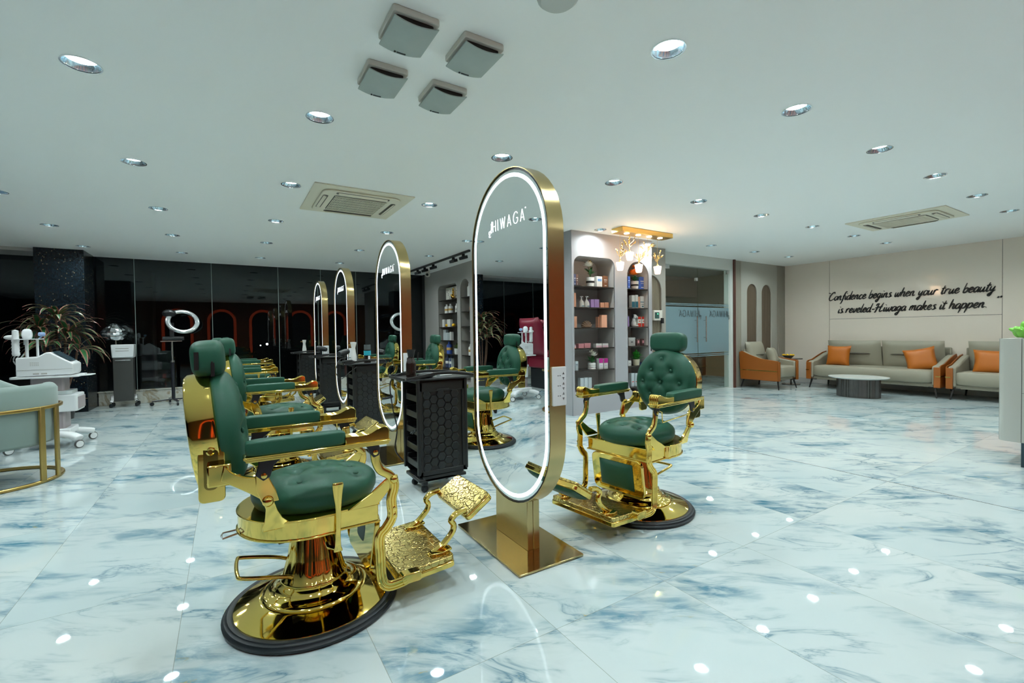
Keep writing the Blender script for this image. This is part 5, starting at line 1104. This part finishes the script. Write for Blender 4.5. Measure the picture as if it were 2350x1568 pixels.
MB().sell((-.17, .02, 1.20), (.08, .09, .12), .8, .8, 18, 10).lathe([(0, 0), (.02, 0), (.018, .09), (0, .09)], 12, M=tr(-.18, .02, 1.09, 0, 0, 0)).build('handpiece', WHITE, T, angle=50)
MB().sell((-.29, .02, 1.17), (.11, .05, .05), 1, 1, 14, 8).build('handpiece', WHITE, T); MB().sell((-.05, -.02, 1.20), (.055, .055, .045), .6, .8, 14, 8).tube([(-.05, -.02, 1.18), (-.08, 0, 1.15)], .006, 6).build('handpiece', pm('pale_blue_plastic', (.32, .45, .72), .3), T)
c = MB()
for k in range(3): c.tube(cr([(-.24 + .03 * k, -.04, 1.0), (-.26 + .02 * k, -.04, .93), (-.23 + .01 * k, -.03, .85), (-.25 + .02 * k, 0, .77)], 5), .006, 6)
c.build('cable', pm('cable_grey', (.45, .47, .48), .4), T)
# cordyline plant
T = thing('potted_cordyline', 'tall dark green plant with pink-edged drooping leaves before the mosaic pillar', 'potted plant', (-2.05, 8.95, 0))
MB().lathe([(0, 0), (.15, 0), (.20, .36), (.18, .36), (.17, .32), (0, .32)], 28).build('pot', pm('pot_dark', (.03, .03, .03), .4), T)
LF = bpy.data.materials.new('cordyline_leaf'); LF.use_nodes = True; nt = LF.node_tree; b = nt.nodes['Principled BSDF']; uvn = nt.nodes.new('ShaderNodeAttribute'); uvn.attribute_name = 'edge'
nt.links.new(ramp(nt, uvn.outputs['Fac'], [(0.0, (.02, .12, .04)), (.55, (.03, .15, .045)), (.8, (.42, .14, .11)), (1, (.58, .20, .18))]), b.inputs['Base Color']); b.inputs['Roughness'].default_value = .35
rn = random.Random(21); vs = []; fs = []; at = []
for (sx, sy, sz, n) in ((0, 0, 1.42, 30), (.12, -.05, 1.20, 30), (-.18, .0, 1.26, 30), (.24, -.05, .98, 18), (-.08, -.1, 1.05, 22)):
    for k in range(n):
        a = k * 2.4 + rn.uniform(-.3, .3); e = rn.uniform(.15, 1.15) if k > 2 else 1.3; L_ = rn.uniform(.36, .56); w = rn.uniform(.026, .040)
        dx, dy = cos(a), sin(a); px_, py_ = -dy, dx; K = 8; b0 = len(vs); x = z = 0.0; el = e
        for j in range(K + 1):
            t = j / K; ww = w * (0.25 + 2.2 * t) if t < .34 else w * max(0.0, 1 - ((t - .34) / .66) ** 1.7)
            for q, s_ in enumerate((-1, -.55, 0, .55, 1)):
                vs.append((sx + dx * x + px_ * s_ * ww, sy + dy * x + py_ * s_ * ww, sz + z + abs(s_) * .006)); at.append(max(1.0 if abs(s_) == 1 else (.55 if abs(s_) > .5 else 0), (t - .75) * 4 if t > .75 else 0))
            x += cos(el) * L_ / K; z += sin(el) * L_ / K; el -= (1.0 + 1.4 * rn.random() * .5) * 1.35 / K
        for j in range(K):
            for q in range(4): fs.append((b0 + j * 5 + q, b0 + j * 5 + q + 1, b0 + j * 5 + q + 6, b0 + j * 5 + q + 5))
me = bpy.data.meshes.new('foliage'); me.from_pydata(vs, [], fs); ca = me.attributes.new('edge', 'FLOAT', 'POINT'); ca.data.foreach_set('value', at); me.materials.append(LF); me.shade_smooth()
o = bpy.data.objects.new('foliage', me); COL.objects.link(o); o.parent = T
m = MB()
for (sx, sy, sz) in ((0, 0, 1.45), (.10, -.05, 1.22), (-.14, 0, 1.28), (.22, -.05, .98), (-.05, -.1, 1.05)): m.tube(cr([(sx * .3, sy * .3, .3), (sx * .8, sy * .8, .7), (sx, sy, sz)], 5), .014, 8)
m.build('stem', pm('bark', (.10, .05, .03), .7), T)
# facial steamer under a foil cover
T = thing('facial_steamer', 'grey pedestal device with white control head and silver foil cap, by the curb', 'facial steamer', (-1.47, 9.95, 0)); CH = pm('charcoal_metal', (.085, .085, .08), .4, .5)
MB().b2(-.13, .13, -.10, .10, .10, .82).build('cabinet', CH, T, bevel=.006); MB().prism([(-.14, .82), (.14, .82), (.15, 1.04), (-.15, 1.04)], -.11, .11, 'y').build('control_head', WHITE, T, bevel=.012)
MB().b2(-.10, .10, -.115, -.105, .77, .785).build('front_handle', STEEL, T, bevel=.002); mk = MB()
for r in range(2):
    mk.b2(-.09, .08, -.1125, -.1095, .93 + r * .04, .942 + r * .04)
mk.build('printed_keys', GBX, T)
for x in (-.15, .15):
    MB().bar([(x, -.05, .20), (x, -.06, .12), (x * 1.1, -.09, .09)], .05, .02, up=(0, 1, 0)).build('leg', STEEL, T)
    for y in (-.10, .08): MB().lathe([(0, -.012), (.034, -.012), (.034, .012), (0, .012)], 18, M=tr(x * 1.1, y, .035, 90, 0, 70)).build('wheel', RUBBER, T)
FOIL = pm('foil', (.62, .64, .65), .22, 1.0); m = MB(); rn = random.Random(5); vs = []; n = 26
for j in range(13):
    for k in range(n):
        th = 2 * pi * k / n; t = j / 12; r = .165 * (sin(pi * min(1, .22 + t * .78)) ** .75 if t < .97 else .1) * (1 + rn.uniform(-.10, .10)); vs.append((r * cos(th), r * sin(th), .27 * t + rn.uniform(-.010, .010)))
m.add(vs, [(j * n + k, j * n + (k + 1) % n, (j + 1) * n + (k + 1) % n, (j + 1) * n + k) for j in range(12) for k in range(n)], tr(-.12, 0, 1.12)); m.build('foil_cover', FOIL, T, angle=12)
MB().tube([(-.10, 0, 1.04), (-.10, 0, 1.22)], .015, 8).build('neck', STEEL, T)
# ring light on a wheeled stand
T = thing('ring_light_stand', 'large silver magnifier ring lamp on a black wheeled stand, by the curb', 'ring lamp', (-.80, 9.78, 0))
MB().tube([(0, 0, .09), (0, 0, .72)], .026, 12).build('pole', BLACKM, T); MB().tube([(0, 0, .72), (0, 0, 1.08)], .014, 12).lathe([(0, 0), (.035, 0), (.035, .03), (0, .03)], 14, c=(0, 0, .72)).build('inner_pole', STEEL, T)
bs = MB()
for a in (15, 105, 195, 285): bs.bar([(0, 0, .085), (.30 * cos(rad(a)), .30 * sin(rad(a)), .075)], .04, .02)
bs.build('star_base', BLACKM, T)
for a in (15, 105, 195, 285): MB().lathe([(0, -.012), (.03, -.012), (.03, .012), (0, .012)], 18, M=tr(.30 * cos(rad(a)), .30 * sin(rad(a)), .03, 90, 0, a)).build('wheel', RUBBER, T)
MB().lathe([(0, 0), (.035, 0), (.035, .30), (0, .30)], 16, M=tr(-.13, 0, 1.13, 0, 90, 0)).build('arm_tube', BLACK, T); MB().b2(-.16, .14, -.02, .02, 1.075, 1.09).build('arm_tray', STEEL, T)
MB().lathe([(.175 + .032 * cos(2 * pi * k / 14), .02 * sin(2 * pi * k / 14)) for k in range(15)], 48, sx=1.2, sy=1.1, M=tr(.16, -.05, 1.42, 62, 22, -8)).build('ring_head', pm('ring_chrome', (.55, .58, .58), .15, .8), T, angle=60)
MB().b2(-.03, .03, -.03, .03, 1.15, 1.40, M=tr(.0, 0, 0, 0, 0, 0)).build('bracket', BLACK, T, bevel=.005); MB().sell((-.03, 0, 1.56), (.20, .12, .14), 1, 1, 16, 8).build('hinge_housing', BLACK, T)
# maroon recliner beyond the left edge (seen in the near mirror)
T = thing('recliner_chair', 'maroon leather recliner with tall back, visible only in the near mirror', 'recliner', (-3.0, 7.75, 0), rad(-90)); MAR = pm('maroon_leather', (.20, .012, .03), .38)
MB().sell((0, 0, .52), (.72, .70, .22), .3, .3, 30, 10).build('seat', MAR, T); MB().pillow(.70, .80, .26, M=tr(0, .40, 1.06, 75, 0, 0), pinch=.02).build('backrest', MAR, T, angle=70); MB().sell((0, .28, 1.33), (.42, .16, .16), .6, .6, 24, 10).build('head_cushion', MAR, T)
for sx in (-1, 1): MB().sell((sx * .38, .05, .60), (.13, .66, .34), .3, .3, 24, 10).build('arm', MAR, T)
MB().b2(-.30, .30, -.28, .28, 0, .42).build('base', BLACK, T, bevel=.02)
# things outside the black windows
for i, (px, py, r, c, lb) in enumerate(((613, 790, .05, (1, 1, .95), 'bright small white lamp glowing outside the black window'), (598, 793, .025, (1, 1, .95), 'tiny white lamp outside the black window, left of the brighter one'))):
    p = atY(px, py, 14.0); o = MB().sell((0, 0, 0), (r, r, r), 1, 1, 14, 8).build('outdoor_lamp', pm('lampglow%d' % i, (1, 1, 1), .5, emit=c, es=40)); o.location = p; tag(o, lb, 'lamp')
p = atY(241, 875, 11.8); o = MB().tube([(-.09, 0, -.03), (.09, 0, .03)], .014, 8).build('tube_lamp', pm('warmtube', (1, .6, .3), .5, emit=(1, .55, .25), es=5)); o.location = p; tag(o, 'short glowing orange tube lamp outside, low behind the steamer', 'lamp')
T = thing('outdoor_kiosk', 'tall black booth standing outside behind the left window panes', 'booth', (-2.0, 11.9, -.02)); MB().prism(rounded(-.75, .75, -.4, .4, .2, 6), 0, 2.5).build('body', pm('booth_black', (.006, .006, .008), .5), T)
